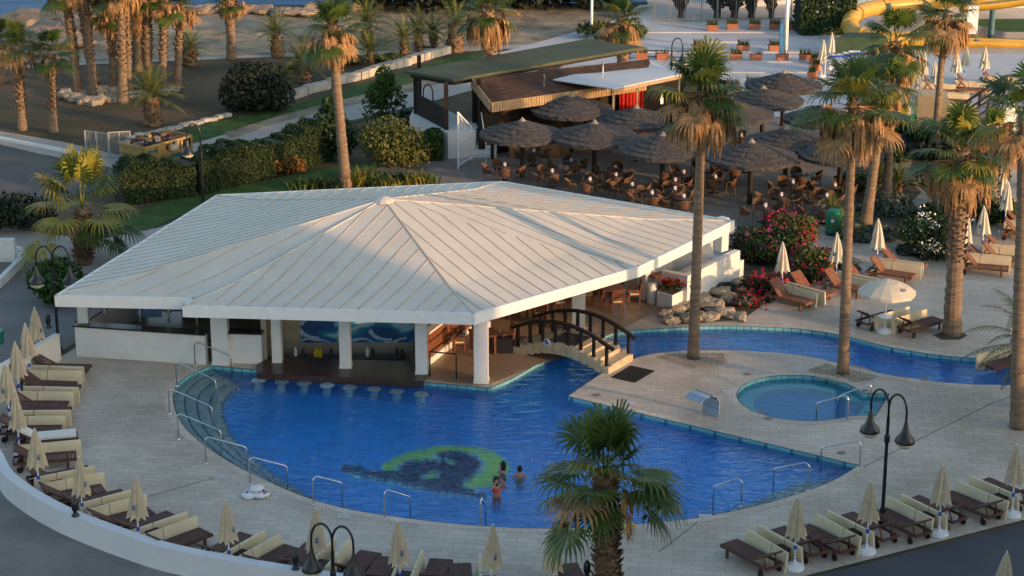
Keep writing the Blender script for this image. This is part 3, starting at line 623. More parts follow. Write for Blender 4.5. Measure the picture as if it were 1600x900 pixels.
# ---------------------------------------------------------------- hand rails of the pools
def rail(B, Wd, label, grp, h=.92, bz=0.0, wz=ZW, r=.024):
    b = G(*B, bz); w_ = G(*Wd, wz); t = empty('pool_rail', tuple(b)); v = w_-b; v.z = 0; L = v.length; d = v/L
    pts = [Vector((0, 0, 0)), Vector((0, 0, h*.82)), d*.03+Vector((0, 0, h*.93)), d*.12+Vector((0, 0, h)), d*(L-.14)+Vector((0, 0, h*.63)), d*(L-.04)+Vector((0, 0, h*.58)), d*L+Vector((0, 0, h*.5)), d*L+Vector((0, 0, -.75))]
    m = MB(); m.tube(pts, r, 8); m.build('tube', CHROME, t, True)
    m = MB(); m.lathe([(0, .0), (.06, .004), (.055, .02), (.02, .03)], n=12); m.build('flange', CHROME, t)
    tag(t, label, 'handrail', grp)
RL = [((305, 571), (362, 583)), ((276, 603), (338, 622)), ((265, 646), (332, 664)), ((279, 686), (346, 702)), ((322, 724), (386, 728)), ((391, 757), (449, 758)), ((490, 788), (535, 784)), ((601, 810), (641, 806)), ((751, 824), (759, 820)), ((1158, 791), (1114, 790)), ((1263, 766), (1208, 762)), ((1343, 731), (1282, 729))]
LB = ['nearest the pavilion pillar', 'second from the pavilion pillar', 'third from the pavilion pillar', 'fourth from the pavilion pillar', 'on the left curve above the towel heap', 'just right of the towel heap', 'on the near pool edge left of the mosaic', 'on the near pool edge below the mosaic', 'on the near edge left of the front palm', 'right of the front palm', 'second from the right pool tip', 'at the right tip of the pool']
for (b, w_), l in zip(RL, LB): rail(b, w_, 'bent steel pool handrail '+l, 'steel handrails round the main pool')
rail((1324, 659), (1275, 658), 'front steel handrail of the small round pool', 'steel handrails of the round pool', .95)
rail((1360, 640), (1308, 648), 'rear steel handrail of the small round pool', 'steel handrails of the round pool', .95)

# ---------------------------------------------------------------- deck details
t = empty('water_spout', tuple(G(1098, 652))); m = MB(); SPO = mat('spout_steel', (.26, .34, .44), .35, .15, 2, metal=.3)
prof = [(.42, 0), (.45, .3), (.42, .6), (.28, .8), (.05, .9), (-.25, .9), (-.5, .8)]
for k in range(len(prof)-1):
    (a, z0), (b, z1) = prof[k], prof[k+1]
    w0 = .38+.0*k
    th = .05
    m.add([(a, -w0, z0), (a, w0, z0), (b, w0, z1), (b, -w0, z1), (a-th, -w0, z0-.0), (a-th, w0, z0), (b-th*(1 if z1 < .6 else .3), w0, z1-th), (b-th*(1 if z1 < .6 else .3), -w0, z1-th)],
          [(0, 1, 2, 3), (7, 6, 5, 4), (0, 3, 7, 4), (1, 5, 6, 2), (0, 4, 5, 1), (3, 2, 6, 7)])
m.build('hood', SPO, t, False); t.rotation_euler.z = .75
tag(t, 'blue grey curved steel water spout on the deck beside the round pool', 'fountain')
for i, (u, v) in enumerate([(933, 618), (1168, 585), (1190, 643), (1201, 654), (1315, 708), (1445, 593)]):
    c = G(u, v); m = MB(); m.lathe([(0, .02), (.13, .02), (.15, .006)], n=14); o = m.build('floor_drain', mat('drain_cover', (.2, .17, .14), .6)); o.location = (c.x, c.y, .003)
    tag(o, 'round drain cover set in the deck, ' + ['at the inner corner of the main pool', 'behind the round pool on its left', 'left of the round pool beside the spout', 'front left of the round pool', 'behind the right tip of the main pool', 'on the near bank of the river'][i], 'drain cover', 'drain covers in the deck')
for i, (u, v) in enumerate([(1138, 612), (984, 629), (345, 744), (538, 806), (1220, 690), (1103, 808), (1225, 507), (1244, 578)]):
    c = G(u, v); m = MB(); m.prism([(-.2, -.2), (.2, -.2), (.2, .2), (-.2, .2)], .004, .012); m.tube([(0, 0, .01), (0, 0, .018)], .09, 12); o = m.build('skimmer_lid', mat('lid_grey', (.45, .44, .42), .7, .15, 6)); o.location = (c.x, c.y, .0)
    tag(o, 'white square skimmer lid in the deck ' + ['between spout and round pool', 'left of the curved spout', 'near the left pool curve by the towels', 'left of the lowest pool steps', 'near the right tip of the main pool', 'beside the handrail right of the palm', 'on the far bank of the river', 'between the river and the round pool'][i], 'lid', 'skimmer lids in the deck')
# heap of towels
t = empty('towel_heap', tuple(G(402, 776))); 
for k, (x, y, z, sx, sy, mm_) in enumerate([(-.25, -.05, .08, .5, .4, PLAST), (.1, 0, .1, .6, .45, PLAST), (.0, .08, .24, .45, .35, WHITE2)]):
    m = MB(); m.lathe([(0, -.08), (sx*.4, -.08), (sx*.5, 0), (sx*.42, .06), (0, .1)], (x, y, z), 12, jit=.1); m.build('towel', mm_, t, True)
m = MB()
for k, (x, y) in enumerate([(.1, -.1), (.2, .02), (.32, -.06), (.25, -.16), (-.3, -.1)]): m.lathe([(0, 0), (.05, 0), (.05, .02), (0, .03)], (x, y, .19), 8, k % 3)
m.build('pattern', [RED, BLUEP, GREENP], t); tag(t, 'heap of white towels with coloured dots lying at the left pool edge', 'towels')
m = MB(); c = G(720+257, 822); m.box((0, 0, .04), (.6, .25, .08), .3); o = m.build('folded_towel', mat('yellow_cloth', (.5, .42, .1), .9)); o.location = (G(977, 824).x, G(977, 824).y, .004); tag(o, 'yellow folded towel on the near pool edge behind the front palm', 'towel')

# curved parapet wall
m = MB(); n = len(WALLC); WT = .34
I_ = offset(WALLC, WT/2, False); O_ = offset(WALLC, -WT/2, False); top = .76
vs = [(p.x, p.y, -.05) for p in O_]+[(p.x, p.y, top) for p in O_]+[(p.x, p.y, top) for p in I_]+[(p.x, p.y, -.05) for p in I_]
fs = []
for i in range(n-1):
    for k in range(4): a = k*n+i; b = ((k+1) % 4)*n+i; fs.append((a, a+1, b+1, b))
fs += [(0, n, 2*n, 3*n), (n-1, 4*n-1, 3*n-1, 2*n-1)]
m.add(vs, fs); tag(m.build('parapet_wall', mat('parapet_paint', (.56, .57, .6), .7, .1, .5, .15, 20, col2=(.64, .65, .67))), 'long low curved white wall round the loungers at the lower left', 'wall')
m = MB(); pts = px([(92, 562), (30, 598), (-60, 650)]); 
for a, b in zip(pts, pts[1:]): m.beam((a.x, a.y, .5), (b.x, b.y, .5), .22, 1.05)
tag(m.build('garden_wall', WHITE), 'straight white wall behind the first parasol, left of the pavilion', 'wall')
t = empty('terrace_wall', tuple(G(0, 480))); tag(t, 'low curving white kerb wall with a square pillar at the left edge', 'wall')
m = MB(); pts = px([(-60, 475), (0, 448), (30, 418), (37, 402), (20, 396), (-40, 392)])
for a, b in zip(pts, pts[1:]): a = a-t.location; b = b-t.location; m.beam((a.x, a.y, .18), (b.x, b.y, .18), .2, .4)
m.build('kerb', WHITE, t); m = MB(); c = G(8, 408)-t.location; m.box((c.x, c.y, .5), (.95, .3, 1.0)); m.build('pillar', WHITE, t)
for i, (u, v, z) in enumerate([(76, 512, 1.0), (118, 806, .76), (462, 889, .76), (917, 903, .76)]):
    c = G(u, v, z)
    t = empty('bollard_light', (c.x, c.y, z)); m = MB(); m.lathe([(.0, 0), (.12, 0), (.12, .04), (.07, .08), (.065, .16), (.1, .2), (.1, .38), (.08, .48), (.03, .54), (0, .55)], n=12); m.build('body', BLACK, t, True)
    tag(t, 'small black bollard light on the white wall, ' + ['by the first parasol near the pavilion', 'upper left of the curved wall', 'left of the double lamp', 'below the front palm'][i], 'lamp', 'black bollard lights on the wall')

# ---------------------------------------------------------------- loungers, mattresses, parasols
def lounger(WD, ang=32):
    t = empty('sun_lounger'); W_ = .32
    m = MB()
    for sx in (-1, 1): m.box((sx*W_, 1.0, .3), (.05, 2.0, .08))
    for y in (0.02, 1.98): m.box((0, y, .3), (.64, .05, .08))
    m.build('frame', WD, t)
    m = MB(); 
    for k in range(14): m.box((0, .72+k*.094, .35), (.6, .072, .022))
    m.build('seat', WD, t)
    m = MB(); a = math.radians(ang)
    for k in range(8): q = .03+k*.088; m.box((0, .68-q*math.cos(a), .36+q*math.sin(a)), (.6, .072, .022), M=Matrix.Rotation(-a, 3, 'X'))
    for sx in (-1, 1): m.beam((sx*.3, .68, .345), (sx*.3, .68-.74*math.cos(a), .345+.74*math.sin(a)), .03, .05)
    m.beam((-.3, .68-.74*math.cos(a), .35+.74*math.sin(a)), (.3, .68-.74*math.cos(a), .35+.74*math.sin(a)), .05, .05)
    m.beam((-.22, .15, .3), (-.22, .68-.5*math.cos(a), .33+.5*math.sin(a)), .03, .04); m.beam((.22, .15, .3), (.22, .68-.5*math.cos(a), .33+.5*math.sin(a)), .03, .04)
    m.build('backrest', WD, t)
    for sx in (-1, 1):
        m = MB(); m.box((sx*.3, 1.72, .13), (.06, .08, .26)); m.build('leg', WD, t)
        m = MB(); m.box((sx*.3, .28, .16), (.06, .08, .2)); m.build('leg', WD, t)
        m = MB(); m.tube([(sx*.33, .2, .1), (sx*.38, .2, .1)], .1, 12); m.build('wheel', DARKWOOD, t)
    return t
def mattress(lean=.12):
    t = empty('mattress'); m = MB(); R = Matrix.Rotation(lean, 3, 'Y')
    m.box(R@Vector((0, 1.36, .3)), (.07, 1.24, .6), M=R); m.box(R@Vector((0, .37, .3)), (.07, .72, .6), M=R)
    m.build('pad', CUSH, t); m = MB(); m.box(R@Vector((0, .735, .3)), (.075, .018, .61), M=R); m.build('strap', mat('strap_brown', (.09, .05, .03), .8), t); return t
def mattress_flat():
    t = empty('mattress'); m = MB(); m.box((0, 1.36, .41), (.58, 1.24, .08)); a = math.radians(32)
    m.box((0, .7-.35*math.cos(a), .42+.35*math.sin(a)), (.58, .72, .08), M=Matrix.Rotation(-a, 3, 'X')); m.build('pad', mat('mattress_white', (.68, .66, .6), .85, .06, 2), t); return t
def parasol(cv):
    t = empty('parasol'); m = MB(); n = 16; vs = []; prof = [(.03, 2.33), (.06, 2.25), (.14, 1.95), (.21, 1.55), (.27, 1.2), (.3, 1.08)]
    for r, z in prof:
        for k in range(n): a = 2*PI*k/n; rr = r*(1.12 if k % 2 else .72); vs.append((rr*math.cos(a+z*.3), rr*math.sin(a+z*.3), z+(0 if z > 1.1 else (.07 if k % 2 == 0 else -.03))))
    fs = [(i*n+k, i*n+(k+1) % n, (i+1)*n+(k+1) % n, (i+1)*n+k) for i in range(len(prof)-1) for k in range(n)]; fs.append(tuple(range(n)))
    m.add(vs, fs); cnp = m.build('canopy', cv, t)
    m = MB()                                   # printed blue emblem on one fold
    m.box((.21, -.13, 1.48), (.012, .075, .16), .55-1.1); m.box((.217, -.134, 1.52), (.012, .03, .03), .55-1.1, 1); m.build('emblem', [mat('emblem_blue', (.05, .12, .22), .8), CANV], t)
    m = MB(); m.tube([(0, 0, .05), (0, 0, 2.38)], .022, 8); m.build('pole', PLAST, t)
    m = MB(); m.tube([(0, 0, .66), (0, 0, .78)], .05, 10); m.build('clamp', BLUEP, t)
    m = MB(); m.lathe([(0, 0), (.27, 0), (.28, .05), (.25, .13), (.06, .17), (.04, .3), (0, .3)], n=18); m.build('base', PLAST, t); return t
def side_table():
    t = empty('side_table'); m = MB(); m.box((0, 0, .42), (.42, .42, .04)); m.build('top', DARKWOOD, t)
    for sx in (-1, 1):
        for sy in (-1, 1): m = MB(); m.box((sx*.17, sy*.17, .2), (.04, .04, .4)); m.build('leg', DARKWOOD, t)
    return t
protos = {}
def inst(key, fn, loc, rz):
    o = copy_tree(protos[key]) if key in protos else protos.setdefault(key, fn()); o.location = loc; o.rotation_euler.z = rz; return o
def unit(x, y, ang, desc, sides, zone, wd='d', back=32, cv='n', flat=False, spare=True, gap=.34, only=None):
    rz = math.radians(ang)-PI/2; c, s = math.cos(rz), math.sin(rz); z0 = 0
    def at(lx, ly): return (x+c*lx-s*ly, y+s*lx+c*ly, z0)
    WD = {'d': WOODD, 'o': WOODSUN}[wd]
    def j(a=.04): return random.uniform(-a, a)
    for i, sx in enumerate((-1, 1)):
        if only is not None and i not in only: continue
        b2 = back+(i*6-3)
        tag(inst(('l', wd, b2), lambda: lounger(WD, b2), at(sx*(gap+.5)+j(), -.12+j(.08)), rz+j(.05)), f'wooden sun lounger {sides[i]} of {desc}', 'sun lounger', 'wooden sun loungers '+zone)
        if flat and i == 0: tag(inst('mf', mattress_flat, at(sx*(gap+.5), -.1), rz), f'cream mattress laid open beside {desc}', 'mattress', 'cream lounger mattresses '+zone)
        else: tag(inst(('m', sx), lambda: mattress(.12*sx*-1), at(sx*gap+j(.05), 0+j(.08)), rz+j(.04)), f'cream mattress on edge {sides[i]} of {desc}', 'mattress', 'cream lounger mattresses '+zone)
    pz = [inst(('p', cv), lambda: parasol(CANV if cv == 'n' else CANW), at(0, .02), rz+random.uniform(-.8, .8))]; tag(pz[0], 'closed cream parasol, '+desc, 'parasol', 'closed parasols '+zone)
    pr = protos[('p', cv)]; last = pz[0]; last.rotation_euler.x = random.uniform(-.035, .035); last.rotation_euler.y = random.uniform(-.035, .035); last.scale = (random.uniform(.9, 1.1),)*2+(random.uniform(.95, 1.03),)
    if spare: tag(inst('t', side_table, at(j(), .62), rz), 'small dark square table beside '+desc, 'table', 'small dark side tables '+zone)
o9 = ['first', 'second', 'third', 'fourth', 'fifth', 'sixth', 'seventh', 'eighth', 'ninth', 'tenth', 'eleventh', 'twelfth']
LU = [(-17.3, 68.95, -3), (-17.2, 66.85, -4), (-17.0, 64.5, 2), (-16.1, 61.95, 14), (-14.75, 58.75, 28), (-13.0, 56.75, 36), (-11.0, 54.95, 43), (-8.1, 53.4, 58), (-5.55, 52.65, 72), (-3.1, 51.9, 82), (-.6, 51.6, 92), (1.1, 51.4, 102)]
for i, (x, y, a) in enumerate(LU):
    unit(x, y, a, f'the {o9[i]} wall parasol from the pavilion', ('far side', 'near side'), 'along the curved white wall', flat=(i == 3), only=([0] if i == 10 else ([1] if i == 11 else None)))
c = G(60, 570); tag(inst(('p', 'n'), lambda: parasol(CANV), (c.x, c.y, 0), 0), 'closed cream parasol standing before the white wall by the pavilion corner', 'parasol')
RU = [(8.17, 53.75, 123), (10.42, 54.85, 124), (12.8, 56.05, 125), (15.3, 57.4, 126)]
for i, (x, y, a) in enumerate(RU): unit(x, y, a, f'the {o9[i]} parasol from the left beside the dark road', ('left', 'right'), 'beside the dark road')
tag(inst(('p', 'n'), lambda: parasol(CANV), (13.25, 50.2, 0), .4), 'closed cream parasol standing on the dark road at the lower right corner', 'parasol')
# sunny groups on the right
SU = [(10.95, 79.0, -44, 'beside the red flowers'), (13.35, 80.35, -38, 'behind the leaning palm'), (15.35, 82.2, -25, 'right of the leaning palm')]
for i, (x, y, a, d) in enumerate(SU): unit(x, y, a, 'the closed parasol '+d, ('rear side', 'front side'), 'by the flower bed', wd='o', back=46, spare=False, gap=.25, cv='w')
# far right terraces
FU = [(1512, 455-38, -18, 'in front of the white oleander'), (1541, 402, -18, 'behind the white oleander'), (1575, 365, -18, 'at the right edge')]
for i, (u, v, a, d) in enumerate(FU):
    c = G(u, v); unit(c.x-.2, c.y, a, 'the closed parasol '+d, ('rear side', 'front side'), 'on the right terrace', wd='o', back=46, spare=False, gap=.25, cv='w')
c = G(1562, 330); unit(c.x, c.y, -15, 'the sunlit parasol at the far right', ('rear side', 'front side'), 'on the right terrace', wd='o', back=46, spare=False, gap=.25, cv='w')
BU = [(1430, 172), (1458, 160), (1492, 142), (1535, 135), (1440, 145)]
for i, (u, v) in enumerate(BU):
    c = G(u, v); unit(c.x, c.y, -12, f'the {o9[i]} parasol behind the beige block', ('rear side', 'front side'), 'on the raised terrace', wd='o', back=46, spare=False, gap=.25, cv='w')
for i, (u, v) in enumerate([(1283, 120), (1296, 108), (1494, 223), (1505, 130)]):
    c = G(u, v); tag(inst(('p', 'w'), lambda: parasol(CANW), (c.x, c.y, 0), .3), 'closed pale parasol ' + ['beside the striped hammock chairs', 'behind the striped hammock chairs', 'between the beige block and the black stair rail', 'in front of the yellow slide'][i], 'parasol', 'lone closed parasols in the background')
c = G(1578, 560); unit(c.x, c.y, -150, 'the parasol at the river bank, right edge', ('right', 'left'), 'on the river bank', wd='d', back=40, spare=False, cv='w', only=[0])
# two loungers with an open parasol by the river
c = G(1382, 519); ox, oy = c.x, c.y
t = empty('open_parasol', (ox, oy, 0)); n = 8
m = MB(); R_ = 1.12; vs = [(0, 0, 2.12)]
for r, z in ((.45, 2.03), (.85, 1.86), (R_, 1.66), (R_+.0, 1.54)):
    for k in range(n*2): a = 2*PI*k/(n*2); q = 1.0 if k % 2 == 0 else .96; vs.append((r*q*math.cos(a), r*q*math.sin(a), z+(.0 if k % 2 == 0 else .01)))
N2 = n*2; fs = [(0, 1+k, 1+(k+1) % N2) for k in range(N2)]+[(1+i*N2+k, 1+(i+1)*N2+k, 1+(i+1)*N2+(k+1) % N2, 1+i*N2+(k+1) % N2) for i in range(3) for k in range(N2)]
m.add(vs, fs); m.build('canopy', CANW, t)
m = MB(); m.tube([(0, 0, .1), (0, 0, 2.15)], .025, 8); m.build('pole', PLAST, t); m = MB(); m.lathe([(0, 0), (.3, 0), (.3, .1), (.06, .16), (0, .16)], n=16); m.build('base', PLAST, t)
m = MB(); m.lathe([(0, .62), (.26, .62), (.27, .66), (0, .67)], n=18); m.build('tray', PLAST, t)
m = MB(); m.box((.52, -.62, 1.9), (.2, .012, .14), M=Matrix.Rotation(.7, 3, 'Z')@Matrix.Rotation(-1.1, 3, 'X')); m.build('emblem', mat('emblem_grey', (.2, .22, .28), .8), t)
tag(t, 'open white parasol over two loungers beside the river', 'parasol')
for i, (dx, dy, a, lx) in enumerate([(-.85, .25, 38, 'left'), (.62, -.55, 38, 'right')]):
    tag(inst(('l', 'd', 29), lambda: lounger(WOODD, 29), (ox+dx, oy+dy, 0), math.radians(a)-PI/2), f'dark wooden lounger {lx} of the open white parasol', 'sun lounger', 'loungers under the open parasol')
    tag(inst(('m', 1), lambda: mattress(-.12), (ox+dx*.42, oy+dy*.42, 0), math.radians(a)-PI/2), f'cream mattress stood on edge {lx} of the open white parasol pole', 'mattress', 'mattresses under the open parasol')

# ---------------------------------------------------------------- lamp posts
def lamp(c, label, h=4.4, double=True, rz=0.0, grp=None, body=BLACK):
    t = empty('street_lamp', tuple(c), rz); m = MB(); m.tube([(0, 0, 0), (0, 0, .5), (0, 0, .52), (0, 0, h-.9)], [.09, .09, .06, .05], 10); m.lathe([(0, 0), (.16, 0), (.14, .12), (.08, .2)], n=12)
    m.lathe([(.05, h-1.75), (.085, h-1.7), (.085, h-1.5), (.05, h-1.45)], n=10); m.build('post', body, t)
    for sx in ((-1, 1) if double else (-1,)):
        m = MB(); R0 = .31; pts = [Vector((0, 0, h-.95))]
        for k in range(13): a = PI*k/12; pts.append(Vector((sx*(R0-R0*math.cos(a)), 0, h-.6+.5*math.sin(a))))
        pts.append(Vector((sx*2*R0, 0, h-.95))); m.tube(pts, .035, 8); arm = m.build('arm', body, t, True)
        m = MB(); m.lathe([(.03, h-.85), (.06, h-.95), (.09, h-1.1), (.16, h-1.28), (.28, h-1.42), (.3, h-1.5), (.3, h-1.54), (.26, h-1.55)], (sx*2*R0, 0, 0), 20); sh = m.build('lamp_shade', body, t, True)
        m = MB(); m.lathe([(.27, h-1.54), (.26, h-1.62), (.16, h-1.7), (0, h-1.72)], (sx*2*R0, 0, 0), 16); m.build('lamp_glass', LAMPG, sh, True)
    return tag(t, label, 'lamp', grp)
lamp(G(1378, 817), 'tall black double lamp post among the loungers on the right', 4.35, True, -.75)
c = G(92, 548); lamp(c, 'black double lamp post beside the left pavilion corner', 4.2)
y_ = 51.15; c = GY(518, 815, y_); lamp((c.x, y_, 0), 'black double lamp post at the bottom behind the curved wall', c.z, True, -.3)
c = G(318, 322); lamp(c, 'black lamp post behind the pavilion in front of the long hedge', GY(310, 190, c.y).z, False, 0)
c = G(662, 196); lamp(c, 'black lamp post beside the dark bar veranda', GY(662, 128, c.y).z, False, 2.6)
c = G(1048, 150); lamp(c, 'small black arched lamp behind the white corrugated roof', GY(1048, 57, c.y).z, False, PI)
# ---------------------------------------------------------------- people in the pool
def body(name, parts_, mat_, parent):
    # parts_: list of (joints{name:(pos,r)}, edges) grown with a skin modifier
    me = bpy.data.meshes.new(name); names = list(parts_[0].keys()); vs = [parts_[0][k][0] for k in names]; ed = [(names.index(a), names.index(b)) for a, b in parts_[1]]
    me.from_pydata(vs, ed, []); o = bpy.data.objects.new(name, me); COL.objects.link(o); o.parent = parent
    sk = o.modifiers.new('skin', 'SKIN'); 
    for i, k in enumerate(names): r = parts_[0][k][1]; me.skin_vertices[0].data[i].radius = (r, r) if not isinstance(r, tuple) else r
    me.skin_vertices[0].data[0].use_root = True
    sb = o.modifiers.new('sub', 'SUBSURF'); sb.levels = 2; sb.render_levels = 2; me.materials.append(mat_)
    return o
def person(loc, rz, sc, label, hair, pose, wear):
    t = empty('person', loc, rz); t.scale = (sc, sc, sc)
    J = {'pelvis': ((0, 0, .95), (.15, .11)), 'waist': ((0, 0, 1.1), (.125, .09)), 'chest': ((0, 0, 1.32), (.155, .1)), 'neck0': ((0, 0, 1.46), (.07, .06)), 'neck': ((0, .0, 1.52), (.05, .05)), 'head0': ((0, -.015, 1.6), (.075, .085)), 'head': ((0, -.01, 1.7), (.07, .085)), 'crown': ((0, 0, 1.76), (.04, .05)),
         'hipL': ((.09, 0, .88), .09), 'kneeL': ((.1, -.02, .48), .06), 'ankL': ((.1, 0, .08), .04), 'toeL': ((.1, -.14, .03), .035), 'hipR': ((-.09, 0, .88), .09), 'kneeR': ((-.1, -.02, .48), .06), 'ankR': ((-.1, 0, .08), .04), 'toeR': ((-.1, -.14, .03), .035),
         'shL': ((.17, 0, 1.42), .055), 'shR': ((-.17, 0, 1.42), .055)}
    if pose == 'head':
        J.update({'elL': ((.3, -.14, 1.42), .038), 'wrL': ((.16, -.16, 1.62), .027), 'haL': ((.1, -.14, 1.7), .03), 'elR': ((-.3, -.14, 1.42), .038), 'wrR': ((-.16, -.16, 1.62), .027), 'haR': ((-.1, -.14, 1.7), .03)})
    else:
        J.update({'elL': ((.27, -.02, 1.16), .038), 'wrL': ((.26, -.2, 1.02), .027), 'haL': ((.24, -.28, .99), .03), 'elR': ((-.27, -.02, 1.16), .038), 'wrR': ((-.26, -.2, 1.02), .027), 'haR': ((-.24, -.28, .99), .03)})
    E_ = [('pelvis', 'waist'), ('waist', 'chest'), ('chest', 'neck0'), ('neck0', 'neck'), ('neck', 'head0'), ('head0', 'head'), ('head', 'crown'), ('pelvis', 'hipL'), ('hipL', 'kneeL'), ('kneeL', 'ankL'), ('ankL', 'toeL'), ('pelvis', 'hipR'), ('hipR', 'kneeR'), ('kneeR', 'ankR'), ('ankR', 'toeR'), ('neck0', 'shL'), ('shL', 'elL'), ('elL', 'wrL'), ('wrL', 'haL'), ('neck0', 'shR'), ('shR', 'elR'), ('elR', 'wrR'), ('wrR', 'haR')]
    # fingers
    for sd in ('L', 'R'):
        w0 = Vector(J['wr'+sd][0]); h0 = Vector(J['ha'+sd][0]); d = (h0-w0).normalized(); sdv = d.cross(Vector((0, 1, 0))).normalized()
        for k in range(4):
            n1 = f'f{sd}{k}'; J[n1] = (tuple(h0+d*(.075-.008*abs(k-1.3))+sdv*(k-1.5)*.021), .008); E_.append(('ha'+sd, n1))
        n1 = 'th'+sd; J[n1] = (tuple(w0+d*.06+sdv*-.055), .009); E_.append(('wr'+sd, n1))
    o = body('body', (J, E_), SKIN, t)
    m = MB(); m.lathe([(.0, .14), (.06, .125), (.098, .07), (.105, .0), (.09, -.06), (.07, -.1)] if hair == 'short' else [(.0, .14), (.06, .125), (.1, .07), (.11, .0), (.1, -.1), (.09, -.2), (.06, -.27), (0, -.28)], (0, .03, 1.68), 14)
    o = m.build('hair', HAIR, t, True)
    m = MB(); 
    for sx in (-1, 1): m.lathe([(0, -.008), (.009, 0), (0, .008)], (sx*.03, -.098, 1.66), 6)
    m.build('eyes', BLACK, t); m = MB(); m.lathe([(0, .03), (.014, 0), (.016, -.02), (0, -.028)], (0, -.105, 1.635), 6); m.beam((-.022, -.1, 1.59), (.022, -.1, 1.59), .01, .008); m.build('nose_and_mouth', SKIN, t)
    wm_ = mat('swim_'+wear, {'coral': (.6, .08, .08), 'dark': (.03, .03, .05), 'green': (.05, .25, .1)}[wear], .7)
    m = MB(); m.lathe([(.16, .02), (.175, .1), (.165, .17)] if False else [(.165, -.07), (.172, .0), (.16, .07)], (0, 0, .93), 16); m.v = [(x, y*.76, z) for x, y, z in m.v]; m.build('swim_bottom', wm_, t, True)
    if wear == 'coral': m = MB(); m.lathe([(.176, -.06), (.183, 0), (.174, .05)], (0, 0, 1.33), 16); m.v = [(x, y*.76, z) for x, y, z in m.v]; m.build('swim_top', wm_, t, True)
    tag(t, label, 'person'); return t
c = G(776, 775, ZW); person((c.x, c.y, ZB), .5, .93, 'person in a coral bikini standing waist deep in the pool, hands raised to the face', 'long', 'head', 'coral')
c = G(785, 738, ZW); person((c.x, c.y, ZB-.28), -1.1, .93, 'person with dark hair in the pool, water up to the neck, head turned aside', 'long', 'low', 'dark')
c = G(812, 746, ZW); person((c.x, c.y, ZB-.1), PI, .85, 'person with short dark hair seen from behind, water up to the chest', 'short', 'low', 'green')

# ---------------------------------------------------------------- palms
def fan_leaf(mb, o_, az, el, plen, R, mi, nb=23, droop=.9, rnd=random):
    d = Vector((math.cos(az)*math.cos(el), math.sin(az)*math.cos(el), math.sin(el))); sd = Vector((-math.sin(az), math.cos(az), 0)); up = sd.cross(d)*-1
    sag = .18*plen*math.cos(el)
    hub = o_+d*plen-Vector((0, 0, sag)); d2 = (d-Vector((0, 0, .3*math.cos(el)))).normalized(); up2 = d2.cross(sd)
    if up2.z < 0: up2 = -up2
    mb.add([o_+sd*.03, o_-sd*.03, hub-sd*.015, hub+sd*.015], [(0, 1, 2, 3)], mi)
    sp = math.radians(rnd.uniform(118, 140))
    for k in range(nb):
        a = -sp+2*sp*k/(nb-1)+rnd.uniform(-.05, .05); L = R*(1-.28*(abs(a)/sp)**2)*rnd.uniform(.9, 1.06)
        b = (d2*math.cos(a)+sd*math.sin(a)); fold = .14*(1 if k % 2 else -1)
        s2 = up2.cross(b).normalized(); wd = L*.05
        p0 = hub; p1 = hub+b*L*.45+up2*(.05*L); dr = Vector((0, 0, -1))
        p2 = p1+(b*.75+dr*.22*droop).normalized()*L*.3; p3 = p2+(b*.5+dr*.85*droop).normalized()*L*.3
        f = up2*fold*wd
        mb.add([p0, p1+s2*wd+f, p1-s2*wd-f, p2+s2*wd*.55, p2-s2*wd*.55, p3], [(0, 2, 1), (1, 2, 4, 3), (3, 4, 5)], mi)
def fan_crown(seed, n=34, R=1.15, plen=1.0, mats=None, lo=-.55, yellow=.1, deadp=.45):
    rnd = random.Random(seed); mb = MB()
    for i in range(n):
        f = i/(n-1); el = math.radians(80)*(1-f)**1.15+lo*f; az = i*2.39996+rnd.uniform(-.6, .6)
        mi = 2 if rnd.random() < yellow else (1 if rnd.random() < .45 else 0)
        if f > .62 and rnd.random() < deadp: mi = 3
        fan_leaf(mb, Vector((0, 0, rnd.uniform(-.2, .25)-.3*f)), az, el+rnd.uniform(-.22, .22), plen*rnd.uniform(.65, 1.3)*(.8+.25*f), R*rnd.uniform(.8, 1.1), mi, droop=.6+.7*f, rnd=rnd)
    me = mb.build('crown', mats or [LEAFF, LEAFD, LEAFY, DEAD]); return me
def skirt(seed, n=34, L=1.5, r0=.22, side=None):
    rnd = random.Random(seed); mb = MB()
    for i in range(n):
        az = rnd.uniform(0, 2*PI); z = -rnd.uniform(.1, .9); out = rnd.uniform(.25, .95)*(1+z*.3)
        o_ = Vector((math.cos(az)*r0, math.sin(az)*r0, z)); h = o_+Vector((math.cos(az)*out, math.sin(az)*out, -rnd.uniform(-.05, .35)))
        mb.add([o_+Vector((0, 0, .03)), o_-Vector((0, 0, .03)), h], [(0, 1, 2)], 0)
        for k in range(9):
            a2 = az+rnd.uniform(-.8, .8); l = L*rnd.uniform(.45, 1.0)*.8; q = .3*rnd.random()
            p1 = h+Vector((math.cos(a2)*.2, math.sin(a2)*.2, -.15)); p2 = p1+Vector((math.cos(a2)*q*.5, math.sin(a2)*q*.5, -l*.6)); p3 = p2+Vector((rnd.uniform(-.1, .1), rnd.uniform(-.1, .1), -l*.5))
            s2 = Vector((-math.sin(a2), math.cos(a2), 0))*.04
            mb.add([h, p1+s2, p1-s2, p2+s2, p2-s2, p3], [(0, 2, 1), (1, 2, 4, 3), (3, 4, 5)], 0 if rnd.random() < .85 else 1)
    return mb.build('dead_fronds', [DEAD, BOOT])
